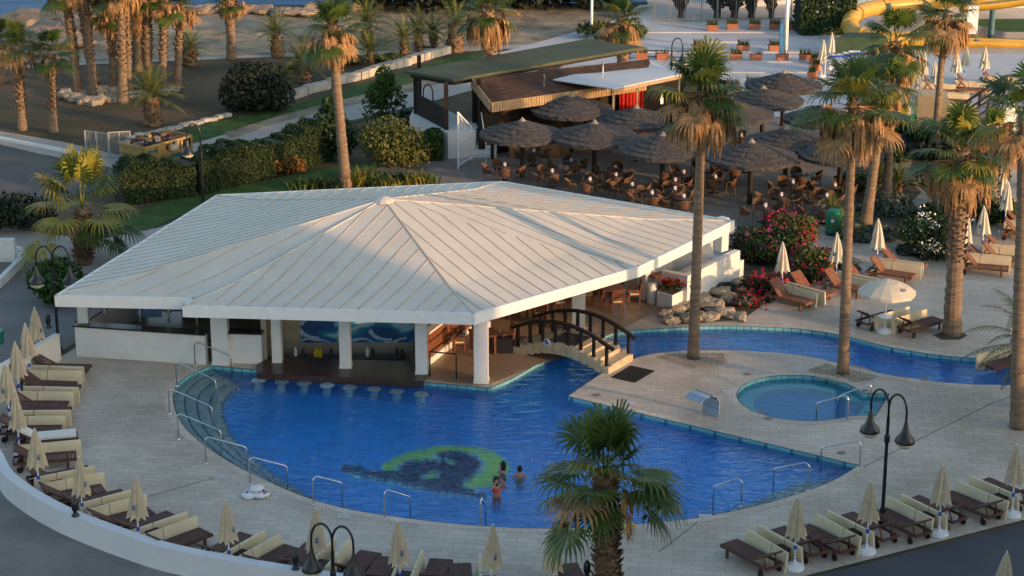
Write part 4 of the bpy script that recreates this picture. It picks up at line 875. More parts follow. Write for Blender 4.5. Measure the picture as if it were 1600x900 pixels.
def feather_crown(seed, n=30, L=2.3, mt=None, lo=-.5, hi=80):
    rnd = random.Random(seed); mb = MB()
    for i in range(n):
        f = i/(n-1); el = math.radians(hi)*(1-f)**.8+lo*f+rnd.uniform(-.08, .08); az = i*2.39996+rnd.uniform(-.15, .15); l = L*rnd.uniform(.85, 1.08)
        p = Vector((0, 0, 0)); d = Vector((math.cos(az)*math.cos(el), math.sin(az)*math.cos(el), math.sin(el))); sd = Vector((-math.sin(az), math.cos(az), 0)); ns = 16; st = l/ns
        for k in range(ns):
            q = k/ns; d = (d+Vector((0, 0, -.085*(.4+q)*(1.2 if el > .3 else .7)))).normalized(); p2 = p+d*st; up = sd.cross(d); w_ = .022*(1-q)+.006
            mb.add([p+sd*w_, p-sd*w_, p2-sd*w_*.9, p2+sd*w_*.9], [(0, 1, 2, 3)], 0)
            if k > 1:
                ll = .42*math.sin(PI*min(1, (q*.85+.18)))**.6*(L/2.3)
                for s_ in (-1, 1):
                    for h in (0, .5):
                        b = p+d*st*h; t_ = (sd*s_*.85+d*.65+up*(-.28 if up.z > 0 else .28)+Vector((0, 0, -.1+rnd.uniform(-.15, .2)))).normalized(); tip = b+t_*ll*rnd.uniform(.85, 1.1)
                        mb.add([b, b+d*.05, tip], [(0, 1, 2)], 0 if rnd.random() < .9 else 1)
            p = p2
    return mb.build('crown', [mt or FEATH, LEAFY])
CR = {}
def template(key, fn):
    if key not in CR: o = fn(); CR[key] = o.data; bpy.data.objects.remove(o)
    return CR[key]
def inst_mesh(name, me, parent, loc, rz=0, sc=1.0):
    o = bpy.data.objects.new(name, me); COL.objects.link(o); o.parent = parent; o.location = loc; o.rotation_euler.z = rz; o.scale = (sc,)*3 if not isinstance(sc, tuple) else sc; return o
def trunk(t, top, r0, r1, rough=0.0, mt=TRUNK, boots=0, seed=0, bulge=0, base_flare=1.45, bend=.2):
    rnd = random.Random(seed); top = Vector(top); pts = []; rs = []; n = max(10, int(top.z/.16))
    for i in range(n+1):
        f = i/n; x = top.x*(f+bend*math.sin(PI*f)*(.5-f)); y = top.y*f; pts.append((x, y, top.z*f))
        r = r0+(r1-r0)*f+(base_flare-1)*r0*math.exp(-f*top.z*1.6)
        r *= 1+(.035 if i % 2 else -.03)+rnd.uniform(-.03, .03)*(1+rough*3)+bulge*math.sin(PI*f); rs.append(r)
    m = MB(); m.tube(pts, rs, 12); tr = m.build('trunk', mt, t, not rough)
    if boots:
        m = MB(); z0, z1, cnt = boots
        for i in range(cnt):
            z = z0+(z1-z0)*i/cnt; f = z/top.z; a = i*2.4; k = min(n, max(0, int(f*n))); c = Vector(pts[k]); r = rs[k]; u = Vector((math.cos(a), math.sin(a), 0)); s_ = Vector((-u.y, u.x, 0))*.1*rnd.uniform(.7, 1.2); L = rnd.uniform(.1, .24)
            b = Vector((c.x, c.y, z)); p = b+u*r*.85; q = b+u*(r+.13)+Vector((0, 0, L))
            m.add([p+s_, p-s_, q-s_*.55, q+s_*.55, p+s_*.6+Vector((0, 0, .12))], [(0, 1, 2, 3), (0, 3, 4)], rnd.randint(0, 1))
        m.build('leaf_bases', [BOOT, TRUNKR], t)
    return tr
def fan_palm(base, crown_px, label, r0=.26, r1=.19, sc=1.0, key=1, dead=1.0, mt=TRUNK, boots=None, rough=0, grp=None, z0=0.0, bend=.2, n=23, lo=-.45, yel=.12, plen=1.15, R=1.0, y=None, flare=1.45, name='fan_palm'):
    c = G(base[0], base[1], z0); t = empty(name, tuple(c)); tp = GY(crown_px[0], crown_px[1], y or c.y); L = Vector((tp.x-c.x, (y or c.y)-c.y, tp.z-z0))
    if boots is True: boots = (L.z-2.2, L.z-.1, 90)
    trunk(t, L, r0, r1, rough, mt, boots, key, base_flare=flare, bend=bend)
    me = template(('fan', key, n, lo, yel, plen, R), lambda: fan_crown(key, n, R, plen, None, lo, yel, .12 if key in (11, 21) else .45))
    inst_mesh('crown', me, t, tuple(L), random.uniform(0, 6.28), sc)
    if dead: inst_mesh('dead_fronds', template(('sk', key % 3, round(dead, 1)), lambda: skirt(key, int(34*dead), 1.0+.5*dead)), t, tuple(L-Vector((0, 0, .05))), random.uniform(0, 6.28), (sc*.95, sc*.95, sc*.85))
    return tag(t, label, 'palm tree', grp)
def feather_palm(base, crown_px, label, r0=.4, r1=.4, sc=1.0, key=1, n=30, L=2.3, mt=None, grp=None, lo=-.5, hi=80, z0=0.0, bulge=0.0, rough=1, tm=None, y=None, name='feather_palm'):
    c = G(base[0], base[1], z0); t = empty(name, tuple(c)); tp = GY(crown_px[0], crown_px[1], y or c.y); Lv = Vector((tp.x-c.x, 0, max(.3, tp.z-z0)))
    trunk(t, Lv, r0, r1, rough, tm or TRUNKR, (.15, Lv.z, int(14*Lv.z)+10), key, bulge=bulge, base_flare=1.1)
    inst_mesh('crown', template(('fe', key, n, L, lo, hi, mt.name if mt else ''), lambda: feather_crown(key, n, L, mt, lo, hi)), t, tuple(Lv), random.uniform(0, 6.28), sc)
    return tag(t, label, 'palm tree', grp)

fan_palm((950, 948), (945, 745), 'broad green fan palm with shaggy dark trunk in front of the main pool', .33, .3, 1.0, 11, .35, TRUNKR, (.1, 4.0, 260), 1, None, n=30, lo=-.5, yel=.05, plen=1.3, R=1.2, flare=1.1)
fan_palm((1083, 558), (1098, 142), 'tall fan palm with smooth ringed trunk between the bridge and the spout', .21, .145, 1.12, 12, 1.2, boots=(9.4, 10.7, 60), flare=1.1, n=27, lo=-.3, plen=1.0)
fan_palm((1317, 583), (1333, 155), 'tall fan palm with smooth ringed trunk behind the round pool', .2, .14, 1.1, 13, 1.2, flare=1.2, boots=(8.8, 10.4, 50), n=23, lo=-.35)
fan_palm((1487, 522), (1502, 235), 'fan palm with thick scaly upper trunk beside the white oleander', .33, .31, 1.12, 14, 1.0, TRUNK, (2.9, 7.4, 190), 1, flare=1.2, n=26)
fan_palm((1352, 348), (1385, 130), 'fan palm rising out of the garden bed behind the river', .24, .18, .9, 15, 1.6, boots=(4.2, 6.8, 90), flare=1.5)
fan_palm((1385, 312), (1400, 65), 'tall fan palm with heavy dead skirt, left of the two at the slide', .2, .18, 1.05, 16, 1.8, boots=True)
fan_palm((1460, 229), (1478, 20), 'tall fan palm leaning beside the beige block', .2, .15, 1.05, 17, 1.5, boots=(4.6, 6.4, 50))
fan_palm((540, 292), (518, 40), 'tall fan palm behind the pavilion with an orange dead skirt', .26, .2, .95, 18, 1.4, boots=(6.6, 8.3, 80), bend=-.1)
fan_palm((775, 200), (762, 15), 'fan palm growing through the tiled bar roof', .4, .33, 1.0, 19, 1.8, boots=(3.4, 6.8, 110), y=109.5)
fan_palm((975, 126), (972, 28), 'fan palm behind the bar roof by the white plaza', .36, .33, .95, 20, 1.6, boots=(1.2, 3.9, 80))
fan_palm((130, 412), (128, 325), 'squat fan palm with yellow green fronds left of the pavilion', .36, .34, 1.14, 21, .1, TRUNKR, (.2, 2.2, 130), 1, n=26, lo=-.5, yel=.5, plen=1.55, R=1.2, flare=1.1)
fan_palm((1590, 668), (1600, 175), 'tall dark palm trunk at the right edge by the river end', .25, .2, 1.0, 22, .4, TRUNK, flare=1.2)
feather_palm((1622, 640), (1618, 540), 'grey green feather palm reaching in at the right edge above the river', .3, .3, 1.15, 5, 26, 2.4, FEATHG, lo=-.4)
feather_palm((1655, 300), (1660, 130), 'grey green feather palm at the upper right edge', .3, .3, 1.1, 5, 26, 2.4, FEATHG, lo=-.4)
fan_palm((1545, 340), (1555, 215), 'low fan palm between the garden bed and the right terrace', .3, .26, .9, 14, .8, boots=(1, 3.5, 60), grp=None)
# grove on the left
GR = [((35, 203), (26, 70), .2, .2, .85), ((83, 206), (79, 80), .2, .19, .8), ((124, 148), (100, -25), .24, .22, .9), ((146, 150), (128, -30), .24, .22, .9), ((180, 142), (170, 15), .24, .22, .85), ((192, 160), (188, -20), .26, .24, .9), ((200, 146), (196, -40), .22, .22, .9), ((232, 140), (228, -15), .28, .26, .9), ((253, 143), (257, 0), .22, .2, .75), ((276, 135), (283, 8), .22, .2, .75), ((362, 92), (358, -5), .26, .32, .75), ((216, 112), (212, 15), .2, .2, .7), ((148, 128), (120, -30), .24, .22, .85), ((5, 128), (-4, 60), .2, .2, .8)]
GD = ['left one of the short pair by the road', 'right one of the short pair by the road', 'leftmost tall trunk of the rock ring', 'second tall trunk of the rock ring', 'third trunk, slightly leaning', 'with pale swollen foot in front of the boulders', 'close behind the pale footed palm', 'thickest trunk in the middle of the grove', 'slender one right of the thickest trunk', 'rightmost of the tall trunks', 'standing alone by the beach path with a swollen neck', 'short one deep in the grove', 'half hidden behind the leftmost trunks', 'cut by the left edge of the picture']
for i, (b, c, r0, r1, s_) in enumerate(GR):
    fan_palm(b, c, 'fan palm of the seaside grove, '+GD[i], r0, r1, s_, 14+(i % 3)*2, .5 if i in (0, 1) else .9, TRUNK, (max(.5, 1.0), 3.2, 80) if i < 2 else (2, 7, 120), 1, 'fan palms of the seaside grove', bend=.1)
DP = [((238, 196), (236, 150), .42, .42, 1.0, 0), ((434, 88), (430, 52), .36, .22, .8, .3), ((295, 102), (297, 75), .34, .3, .7, .4), ((216, 104), (216, 58), .3, .3, .8, .2), ((573, 66), (572, 38), .3, .22, .95, .2), ((476, 130), (472, 100), .38, .3, 1.0, .2), ((530, 118), (528, 78), .2, .2, .8, 0), ((580, 108), (578, 80), .2, .2, .8, 0), ((632, 92), (630, 60), .25, .22, .8, 0), ((655, 80), (652, 48), .25, .22, .8, 0), ((678, 74), (676, 52), .22, .2, .7, 0), ((710, 80), (712, 38), .55, .45, .9, 0), ((448, 150), (446, 128), .2, .2, .5, 0)]
DD = ['with thick stump trunk in front of the boulders', 'with swollen trunk by the beach path', 'small one behind the grove', 'half hidden in the grove', 'behind the tall orange skirted palm', 'with wide arching fronds beside the big dark bush', 'just right of the tall trunk', 'low one before the white block wall', 'third from the far end of the block wall', 'second from the far end of the block wall', 'small one at the far end of the block wall', 'with the very thick trunk at the end of the block wall', 'tiny one beside the big dark bush']
for i, (b, c, r0, r1, s_, bu) in enumerate(DP):
    feather_palm(b, c, 'young date palm '+DD[i], r0, r1, s_, 2+(i % 2), 26, 2.3, None, 'young date palms in the park', -.15, 80, bulge=bu, name='date_palm')

# ---------------------------------------------------------------- bushes
def leaves(mb, fnpos, n, size, mis=(0,), rnd=random, up=.3):
    for i in range(n):
        p, nn = fnpos(); s_ = size*rnd.uniform(.6, 1.3)
        d = Vector((rnd.gauss(0, 1), rnd.gauss(0, 1), rnd.gauss(0, 1)))+nn*1.1+Vector((0, 0, up)); d.normalize()
        a = d.cross(Vector((rnd.random()-.5, rnd.random()-.5, rnd.random()-.5))).normalized()*s_; b = d.cross(a).normalized()*s_*.6
        mb.add([p-a, p-b, p+a, p+b], [(0, 1, 2, 3)], rnd.choice(mis))
def bush(c, rx, ry, h, label, mt=None, n=1500, size=.1, flowers=None, fl_n=0, name='bush', cat='bush', grp=None, lumps=9, cone=0.0, z0=0.0, seed=None, kind=None):
    rnd = random.Random(seed if seed is not None else int(c[0]*13+c[1]*7)); mt = mt or BUSH; t = empty(name, (c[0], c[1], z0)); L_ = []
    for k in range(lumps):
        f = rnd.uniform(.12, .9); rr = (1-cone*f); a = rnd.uniform(0, 2*PI); q = rnd.uniform(.2, .62)
        L_.append((Vector((rx*q*rr*math.cos(a), ry*q*rr*math.sin(a), h*(.2+.6*f)*(1 if cone else .82))), rnd.uniform(.4, .62)*rr))
    L_.append((Vector((0, 0, h*.42)), .75)); 
    if cone: L_.append((Vector((0, 0, h*.8)), .3))
    def pos():
        cc, s_ = rnd.choice(L_); u = Vector((rnd.gauss(0, 1), rnd.gauss(0, 1), rnd.gauss(0, 1))).normalized(); rad = rnd.uniform(.72, 1.04)
        p = cc+Vector((u.x*rx*s_*rad, u.y*ry*s_*rad, u.z*h*.5*s_*rad)); p.z = max(.03, p.z); return p, u
    m = MB(); leaves(m, pos, n, size, (0,), rnd); m.build('foliage', mt, t)
    m = MB(); 
    for k in range(5): a = k*1.3; m.tube([(0, 0, 0), (rx*.2*math.cos(a), ry*.2*math.sin(a), h*.35), (rx*.45*math.cos(a), ry*.45*math.sin(a), h*.65)], [.05, .035, .015], 5)
    m.build('stem', TWIG, t)
    if flowers:
        m = MB(); cl = []
        for k in range(max(6, fl_n//22)):
            p, u = pos(); p.z = max(p.z, h*.3); cl.append(p+u*.05)
        def fp():
            q = rnd.choice(cl); return q+Vector((rnd.gauss(0, 1), rnd.gauss(0, 1), rnd.gauss(0, 1)))*.17, Vector((0, -.5, .5))
        leaves(m, fp, fl_n, size*.75, tuple(range(len(flowers))), rnd); m.build('flowers', flowers, t)
    return tag(t, label, cat, grp)
c = G(393, 172); bush((c.x, c.y), 2.3, 2.0, 3.2, 'big dark round bush on the park lawn', BUSHD, 5000, .13)
c = G(525, 248); bush((c.x-.2, c.y), 1.5, 1.3, 3.5, 'dark green conical shrub left of the orange skirted palm', BUSH, 2600, .11, cone=.5)
c = G(600, 205); bush((c.x, c.y+1), 1.55, 1.3, 3.6, 'bright green conical shrub behind the clipped round bush', mat('shrub_bright', (.02, .06, .01), .6, trans=.15, col2=(.07, .12, .02), scale=1.3), 2600, .11, cone=.6)
c = G(606, 262); bush((c.x, c.y), 2.0, 1.7, 2.9, 'large round yellow green bush behind the pavilion', BUSHL, 5200, .1, lumps=14)
c = G(88, 470); bush((c.x, c.y), 1.15, 1.1, 2.3, 'round dense green bush behind the left lamp post', mat('shrub_mid', (.015, .05, .008), .6, trans=.15, col2=(.05, .1, .02), scale=1.3), 3000, .12, lumps=12)
c = G(40, 360); bush((c.x-1.2, c.y), 2.8, 1.4, 2.3, 'dark hedge mass at the left edge behind the squat palm', BUSHD, 2600, .13)
def hedge(pts, wd, h, label, mt=None, n=4000, size=.1, name='hedge', z0=0.0, flowers=None, fl_n=0):
    c0 = pts[0]; t = empty(name, (c0.x, c0.y, z0)); rnd = random.Random(int(c0.x*31)); seg = []
    for a, b in zip(pts, pts[1:]): seg += [(a, b)]*max(1, int((b-a).length*2))
    def pos():
        a, b = rnd.choice(seg); f = rnd.random(); p = a+(b-a)*f; d = (b-a).normalized(); nn = Vector((-d.y, d.x, 0)); hh = h*(.93+.12*math.sin(p.x*1.7)+.05*math.sin(p.x*5+p.y*3))
        k = rnd.random()
        if k < .45: q = rnd.uniform(-1, 1); return Vector((p.x, p.y, 0))+nn*q*wd/2+Vector((0, 0, hh*rnd.uniform(.93, 1.03)))-Vector((c0.x, c0.y, 0)), Vector((0, 0, 1))
        s_ = rnd.choice((-1, 1)); return Vector((p.x, p.y, 0))+nn*s_*wd/2*rnd.uniform(.88, 1.05)+Vector((0, 0, hh*rnd.random()))-Vector((c0.x, c0.y, 0)), nn*s_
    m = MB(); leaves(m, pos, n, size, (0,), rnd); m.build('foliage', mt or BUSH, t)
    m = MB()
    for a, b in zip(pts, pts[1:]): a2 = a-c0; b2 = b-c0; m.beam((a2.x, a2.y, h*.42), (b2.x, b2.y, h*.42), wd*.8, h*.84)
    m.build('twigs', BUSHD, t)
    if flowers: m = MB(); leaves(m, pos, fl_n, size*.8, tuple(range(len(flowers))), rnd); m.build('flowers', flowers, t)
    return tag(t, label, 'hedge')
hedge(px([(186, 316), (300, 301), (440, 266), (505, 246)]), 1.5, 1.9, 'long clipped green hedge between the skip and the lawn', n=26000, size=.065)
hedge(px([(640, 248), (690, 246)]), 1.4, 1.5, 'square clipped hedge block below the bar veranda', mat('hedge_mid', (.015, .045, .008), .6, trans=.15, col2=(.05, .095, .02), scale=1.3), 3000, .09)
hedge(px([(640, 200), (640, 190), (720, 225)]), 1.0, .7, 'low hedge along the white base of the bar', n=1500)
c = G(450, 270); bush((c.x, c.y-.2), .9, .8, 1.1, 'dry orange shrub at the end of the long hedge', mat('dry_shrub', (.1, .07, .02), .8, col2=(.3, .14, .03), trans=.2), 1200, .09)
# strap leaved border plants behind the pavilion
for i, (u, v, s_) in enumerate([(475, 296, .8), (500, 294, .9), (560, 290, 1.2), (590, 292, .9), (625, 288, 1), (650, 290, .9), (665, 287, .8), (520, 296, .7), (610, 294, .7), (575, 282, 1.0)]):
    c = G(u, v); t = empty('border_plant', (c.x, c.y, 0)); m = MB(); rnd = random.Random(i)
    for k in range(90):
        a = rnd.uniform(0, 2*PI); o_ = Vector((rnd.gauss(0, .3), rnd.gauss(0, .25), 0)); L = s_*rnd.uniform(.6, 1.1); d = Vector((math.cos(a)*.5, math.sin(a)*.5, 1)).normalized(); sd = Vector((-math.sin(a), math.cos(a), 0))*.035
        p1 = o_+d*L*.6; p2 = p1+Vector((math.cos(a)*.3*L, math.sin(a)*.3*L, .15*L)); m.add([o_+sd, o_-sd, p1-sd, p1+sd, p2], [(0, 1, 2, 3), (3, 2, 4)])
    m.build('leaves', [LEAFF, BUSH, LEAFY][i % 3], t); tag(t, 'strap leaved plant in the border behind the pavilion roof, ' + o9[i] + ' counted', 'plant', 'strap leaved border plants'); t['label'] = f'strap leaved border plant behind the pavilion, {["at the left end", "second from the left", "tallest under the tall palm", "right of the tall palm trunk", "below the round bush", "near the right end", "at the right end", "left of the tall palm trunk", "low one below the round bush", "behind the tall palm trunk"][i]}'
# flower bed on the right
FB = [((1190, 412), 1.5, 1.2, 1.9, 'magenta bougainvillea mound left of the green bin', BUSH, [MAG, PURP, RED], 900), ((1245, 392), 1.2, 1.0, 2.1, 'tall bougainvillea with crimson top beside the green bin', BUSHL, [MAG, MAG, RED], 800), ((1168, 388), .8, .8, 1.2, 'plain green bush at the end of the white counter', BUSH, None, 0), ((1270, 425), 1.1, .9, 1.3, 'bush with sparse purple blossom above the loungers', BUSHL, [PURP, MAG], 200), ((1200, 456), 1.2, .7, .8, 'low scarlet flower bush behind the first sunny lounger', BUSH, [RED, RED, MAG], 900), ((1165, 478), .7, .5, .5, 'small red flower clump by the pool rocks', BUSHG, [RED], 260), ((1262, 440), .7, .5, .8, 'bush with pink flowers behind the second sunny parasol', BUSH, [MAG, RED], 220), ((1460, 400), 1.7, 1.4, 2.1, 'white flowering oleander bush beside the scaly palm', BUSH, [WFL], 520), ((1120, 452), .9, .4, .35, 'grey green creeping plant between the pool rocks', BUSHG, None, 0), ((1215, 360), .8, .7, 1.0, 'small red blossomed bush at the back of the flower bed', BUSH, [MAG], 260), ((1300, 405), 1.0, .7, .5, 'grey green mound plant right of the flower bed', BUSHG, None, 0), ((1325, 425), .7, .5, .4, 'small grey mound plant beside the tall leaning palm', BUSHG, None, 0)]
for (p, rx, ry, h, l, mt, fl, fn) in FB:
    c = G(*p); bush((c.x, c.y), rx, ry, h, l, mt, int(700+1300*rx*h), .085, fl, fn, name='flower_bush' if fl else 'bush')
GB = [((1320, 340), 1.0, .9, .9, BUSHG), ((1345, 300), 1.3, 1.0, 1.0, BUSH), ((1385, 372), 1.4, 1.0, .6, BUSHG), ((1395, 330), 1.3, 1.0, .8, BUSHG), ((1465, 350), 1.6, 1.2, 1.1, BUSH), ((1440, 285), 1.4, 1.2, .9, BUSHG), ((1380, 250), 1.5, 1.3, 1.0, BUSH), ((1460, 250), 1.6, 1.3, 1.1, BUSHD), ((1400, 205), 1.5, 1.2, 1.2, BUSH), ((1440, 222), 1.3, 1.1, .9, BUSH), ((1530, 290), 1.6, 1.4, 2.0, BUSH), ((1520, 245), 1.6, 1.4, 1.4, BUSHD), ((1555, 350), 1.2, 1.0, 1.6, BUSH), ((1490, 213), 1.8, 1.0, .7, BUSH), ((1540, 222), 1.8, 1.0, .8, BUSHD), ((1590, 240), 1.6, 1.0, .8, BUSH), ((1345, 375), 1.0, .7, .5, BUSHG), ((1430, 395), .9, .6, .5, BUSHG), ((1360, 215), 1.2, 1.0, 1.0, BUSHL), ((1500, 330), 1.2, 1.1, 1.3, BUSHG)]
GL = ['at the near left corner', 'beneath the fifth thatched shade', 'in front of the two thin trunks', 'left of the stone path bend', 'behind the white oleander', 'at the upper bend of the stone path', 'left of the upper stone path', 'dark one right of the upper path', 'at the top beside the beige block', 'at the top end of the stone path', 'tall one left of the right terrace', 'dark one behind the low fan palm', 'beside the right terrace parasols', 'at the foot of the beige block', 'dark one under the black stair rail', 'at the right edge under the stair rail', 'by the paving in front of the garden', 'left of the oleander', 'light one behind the farthest shades', 'behind the scaly palm trunk']
for (p, rx, ry, h, mt), l in zip(GB, GL): c = G(*p); bush((c.x, c.y), rx, ry, h, 'green garden bush '+l, mt, 1300, .12, name='garden_bush', grp='bushes of the garden bed', lumps=6)
for i, p in enumerate([(1325, 395-20), (1405, 300), (1372, 290), (1300, 352)]):
    feather_palm((p[0], p[1]), (p[0], p[1]-14), 'low spiky palm shoot ' + ['between the two thin trunks and the bin', 'yellow green beside the thin trunk', 'left of the thin trunks', 'behind the green bin'][i], .15, .15, .55, 3, 26, 2.3, None, 'spiky palm shoots in the garden bed', .1, 85, name='palm_shoot')
# rocks
def rock(c, s_, label, grp, seed, mt=None, fl=.6):
    rnd = random.Random(seed); m = MB(); m.lathe([(0, -.4), (.5, -.38), (.8, -.3), (.97, -.1), (1.0, .1), (.93, .3), (.78, .44), (.55, .55), (.3, .6), (0, .62)], n=20)
    off = Vector((rnd.random()*9, rnd.random()*9, rnd.random()*9)); vs = []
    for v in m.v: v = Vector(v); k = 1+.55*noise.noise(v*1.0+off)+.3*noise.noise(v*2.3+off)+.14*noise.noise(v*5+off); vs.append(tuple(v*k))
    m.v = vs; o = m.build('boulder', mt or ROCK); o.location = (c[0], c[1], s_*.15); o.scale = (s_, s_*.8, s_*fl); o.rotation_euler.z = rnd.uniform(0, 6)
    return tag(o, label, 'rock', grp)
RK = [(1048, 503, .42), (1040, 492, .35), (1055, 487, .45), (1078, 500, .5), (1075, 480, .4), (1100, 497, .55), (1112, 480, .6), (1130, 490, .5), (1140, 470, .5), (1150, 498, .45), (1100, 470, .45), (1170, 455, .5), (1125, 458, .5), (1160, 445, .45), (1185, 440, .4), (1080, 465, .35), (1310, 420, .4), (1335, 410, .35)]
for i, (u, v, s_) in enumerate(RK): rock(G(u, v), s_, 'pale boulder edging the flower bed by the pool', 'pale boulders edging the flower bed', i)
for i, (u, v, s_) in enumerate([(100, 150, .5), (112, 155, .5), (125, 157, .45), (136, 160, .5), (145, 162, .55), (165, 143, .55), (178, 145, .5), (165, 157, .5), (180, 158, .45), (200, 153, .4), (215, 150, .45), (228, 148, .4), (255, 148, .4), (270, 142, .4), (130, 148, .4), (150, 148, .4)]): rock(G(u, v), s_*1.15, 'beige boulder of the rock ring around the palm grove', 'beige boulders round the palm grove', 50+i, fl=.8)
# ---------------------------------------------------------------- beach bar
ORG = G(800, 235); bb = empty('beach_bar', (ORG.x, ORG.y, 0)); tag(bb, 'low beach bar with brown tiled roof, green flat veranda roof and white corrugated canopy', 'building')
def Q(mb, name, m_, smooth=False, parent=None):
    o = mb.build(name, m_, parent or bb, smooth); o.location = (-ORG.x, -ORG.y, 0) if parent is None else (0, 0, 0); return o
def slab(pts, th, mb, mi=0):
    pts = [Vector(p) for p in pts]; n = len(pts); mb.add(pts+[p-Vector((0, 0, th)) for p in pts], [tuple(range(n)), tuple(range(2*n-1, n-1, -1))]+[(i, n+i, n+(i+1) % n, (i+1) % n) for i in range(n)], mi)
GREENR = mat('green_roof_felt', (.05, .065, .04), .85, .2, .5, .1, 10, col2=(.085, .1, .06))
m = MB(); gp = [G(633, 110, 3.9), G(708, 124, 3.9), G(965, 78, 3.9), G(1008, 72, 3.9), G(920, 62, 3.9), G(800, 74, 3.9), G(700, 96, 3.9)]; gp = [G(633, 111, 3.9), G(708, 124, 3.9), G(1008, 73, 3.9), G(915, 61, 3.9)]
slab(gp, .14, m); Q(m, 'flat_roof', GREENR)
TR = mat('roof_tiles', (.035, .022, .018), .85, .3, 4, .4, 20, col2=(.075, .045, .035))
E0, E1, T1, T0 = G(768, 161, 3.0), G(1010, 127, 3.0), G(1015, 92, 3.75), G(738, 122, 3.75)
m = MB(); slab([E0, E1, T1, T0], .12, m)
for k in range(1, 15):                       # tile courses as small steps
    f = k/15; a = E0+(T0-E0)*f; b = E1+(T1-E1)*f; m.beam(a+Vector((0, 0, .015)), b+Vector((0, 0, .015)), .06, .045)
tr_ = Q(m, 'tiled_roof', TR)
for (u, v) in ((850, 118), (942, 98)):
    c = GY(u, v+6, (E0.y+T1.y)/2+ (1 if u > 900 else -1)); m = MB(); m.tube([(c.x, c.y, c.z-.4), (c.x, c.y, c.z+.25)], .05, 8); o = m.build('vent_pipe', CHROME, bb); o.location = (-ORG.x, -ORG.y, 0)
m = MB(); m.beam(E0-Vector((0, .03, .22)), E1-Vector((0, .03, .22)), .06, .5)
m.beam(E0-Vector((.04, 0, .22)), T0-Vector((.04, 0, .22)), .06, .5)
for k in range(60):
    a = E0+(E1-E0)*(k/60)-Vector((0, .075, .22)); m.box(a, (.015, .02, .5), mi=1)
Q(m, 'fascia', [mat('fascia_planks', (.3, .2, .12), .8, .25, 3, .3, 30, col2=(.5, .35, .2), stretch=(6, 1, .5)), DARKWOOD])
WR = [G(865, 125, 3.5), G(959, 139, 3.35), G(1064, 117, 3.35), G(1015, 94, 3.5), G(990, 94, 3.5)]
m = MB(); slab(WR, .04, m)
a0, a1, b0, b1 = WR[0], WR[4], WR[1], WR[2]
for k in range(48):
    f = k/47; p = a0+(a1-a0)*f; q = b0+(b1-b0)*f; m.beam(p+Vector((0, 0, .02)), q+Vector((0, 0, .02)), .1, .045)
Q(m, 'corrugated_canopy', mat('corrugated_white', (.52, .54, .56), .45, .06, 1, spec=.4))
m = MB(); m.beam(WR[1]-Vector((0, 0, .12)), WR[2]-Vector((0, 0, .12)), .08, .14)
Q(m, 'canopy_edge', MATS['fascia_planks'])
DW = mat('dark_boarding', (.025, .016, .012), .8, .35, 3, .3, 20, stretch=(8, 8, .5))
d = (E1-E0).normalized(); nn = Vector((-d.y, d.x, 0)).normalized()
m = MB(); a = E0+nn*1.2; b = E1+nn*1.2; m.beam((a.x, a.y, 1.45), (b.x+d.x*5, b.y+d.y*5, 1.45), .15, 2.9)
q = T0+nn*-.1; m.beam((a.x+.2, a.y, 1.45), (q.x+.3, q.y, 1.45), .15, 2.9)
q2 = T1; m.beam((b.x+5, b.y, 1.4), (q2.x+3, q2.y, 1.4), .15, 2.8); m.beam((T0.x, T0.y, 1.9), (T1.x, T1.y, 1.9), .15, 3.4)
Q(m, 'wall', DW)
m = MB(); 
for f in (.02, .32, .62, .8): p = E0+(E1-E0)*f+nn*.25; m.box((p.x, p.y, 1.35), (.18, .18, 2.7))
Q(m, 'post', DARKWOOD)
for k, (u, v) in enumerate([(959, 196), (995, 190), (1062, 170)]):
    c = G(u, v, 0); w1 = WR[1] if k == 0 else (WR[1]+(WR[2]-WR[1])*(.35 if k == 1 else .98)); m = MB(); m.box((w1.x, w1.y+.1, 1.62), (.09, .09, 3.25)); Q(m, 'canopy_post', mat('post_light', (.35, .28, .18), .7))
m = MB(); p = G(850, 176, 2.2)
m.beam((E0+(E1-E0)*.38+nn*1.05-Vector((0, 0, 1.0))), (E0+(E1-E0)*.5+nn*1.05-Vector((0, 0, 1.0))), .05, .35); Q(m, 'yellow_sign', mat('yellow_board', (.45, .4, .05), .7, .3, 3, col2=(.3, .14, .05)))
m = MB(); P0 = E0+(E1-E0)*.89+nn*.35; dd = d
for k in range(9): m.box((P0.x+dd.x*.17*k-.3, P0.y+dd.y*.17*k, 1.45), (.1+.03*(k % 2), .1+.05*(k % 3), 2.7), k*.5)
Q(m, 'red_curtain', mat('red_cloth', (.4, .015, .01), .8, .25, 4))
m = MB(); m.box((P0.x+1.9, P0.y, 2.1), (.12, .08, .5)); Q(m, 'wall_lamp', mat('lit_wall_lamp', (.9, .7, .4), .5, emit=1.0))
m = MB(); c = G(835, 232, .6); m.box((c.x, c.y+.6, .6), (2.6, .5, 1.2)); c = G(900, 236); m.box((c.x, c.y, .5), (3.2, .5, 1.0), .25); Q(m, 'bar_counter', mat('bar_front_wood', (.22, .12, .06), .7, .3, 2))
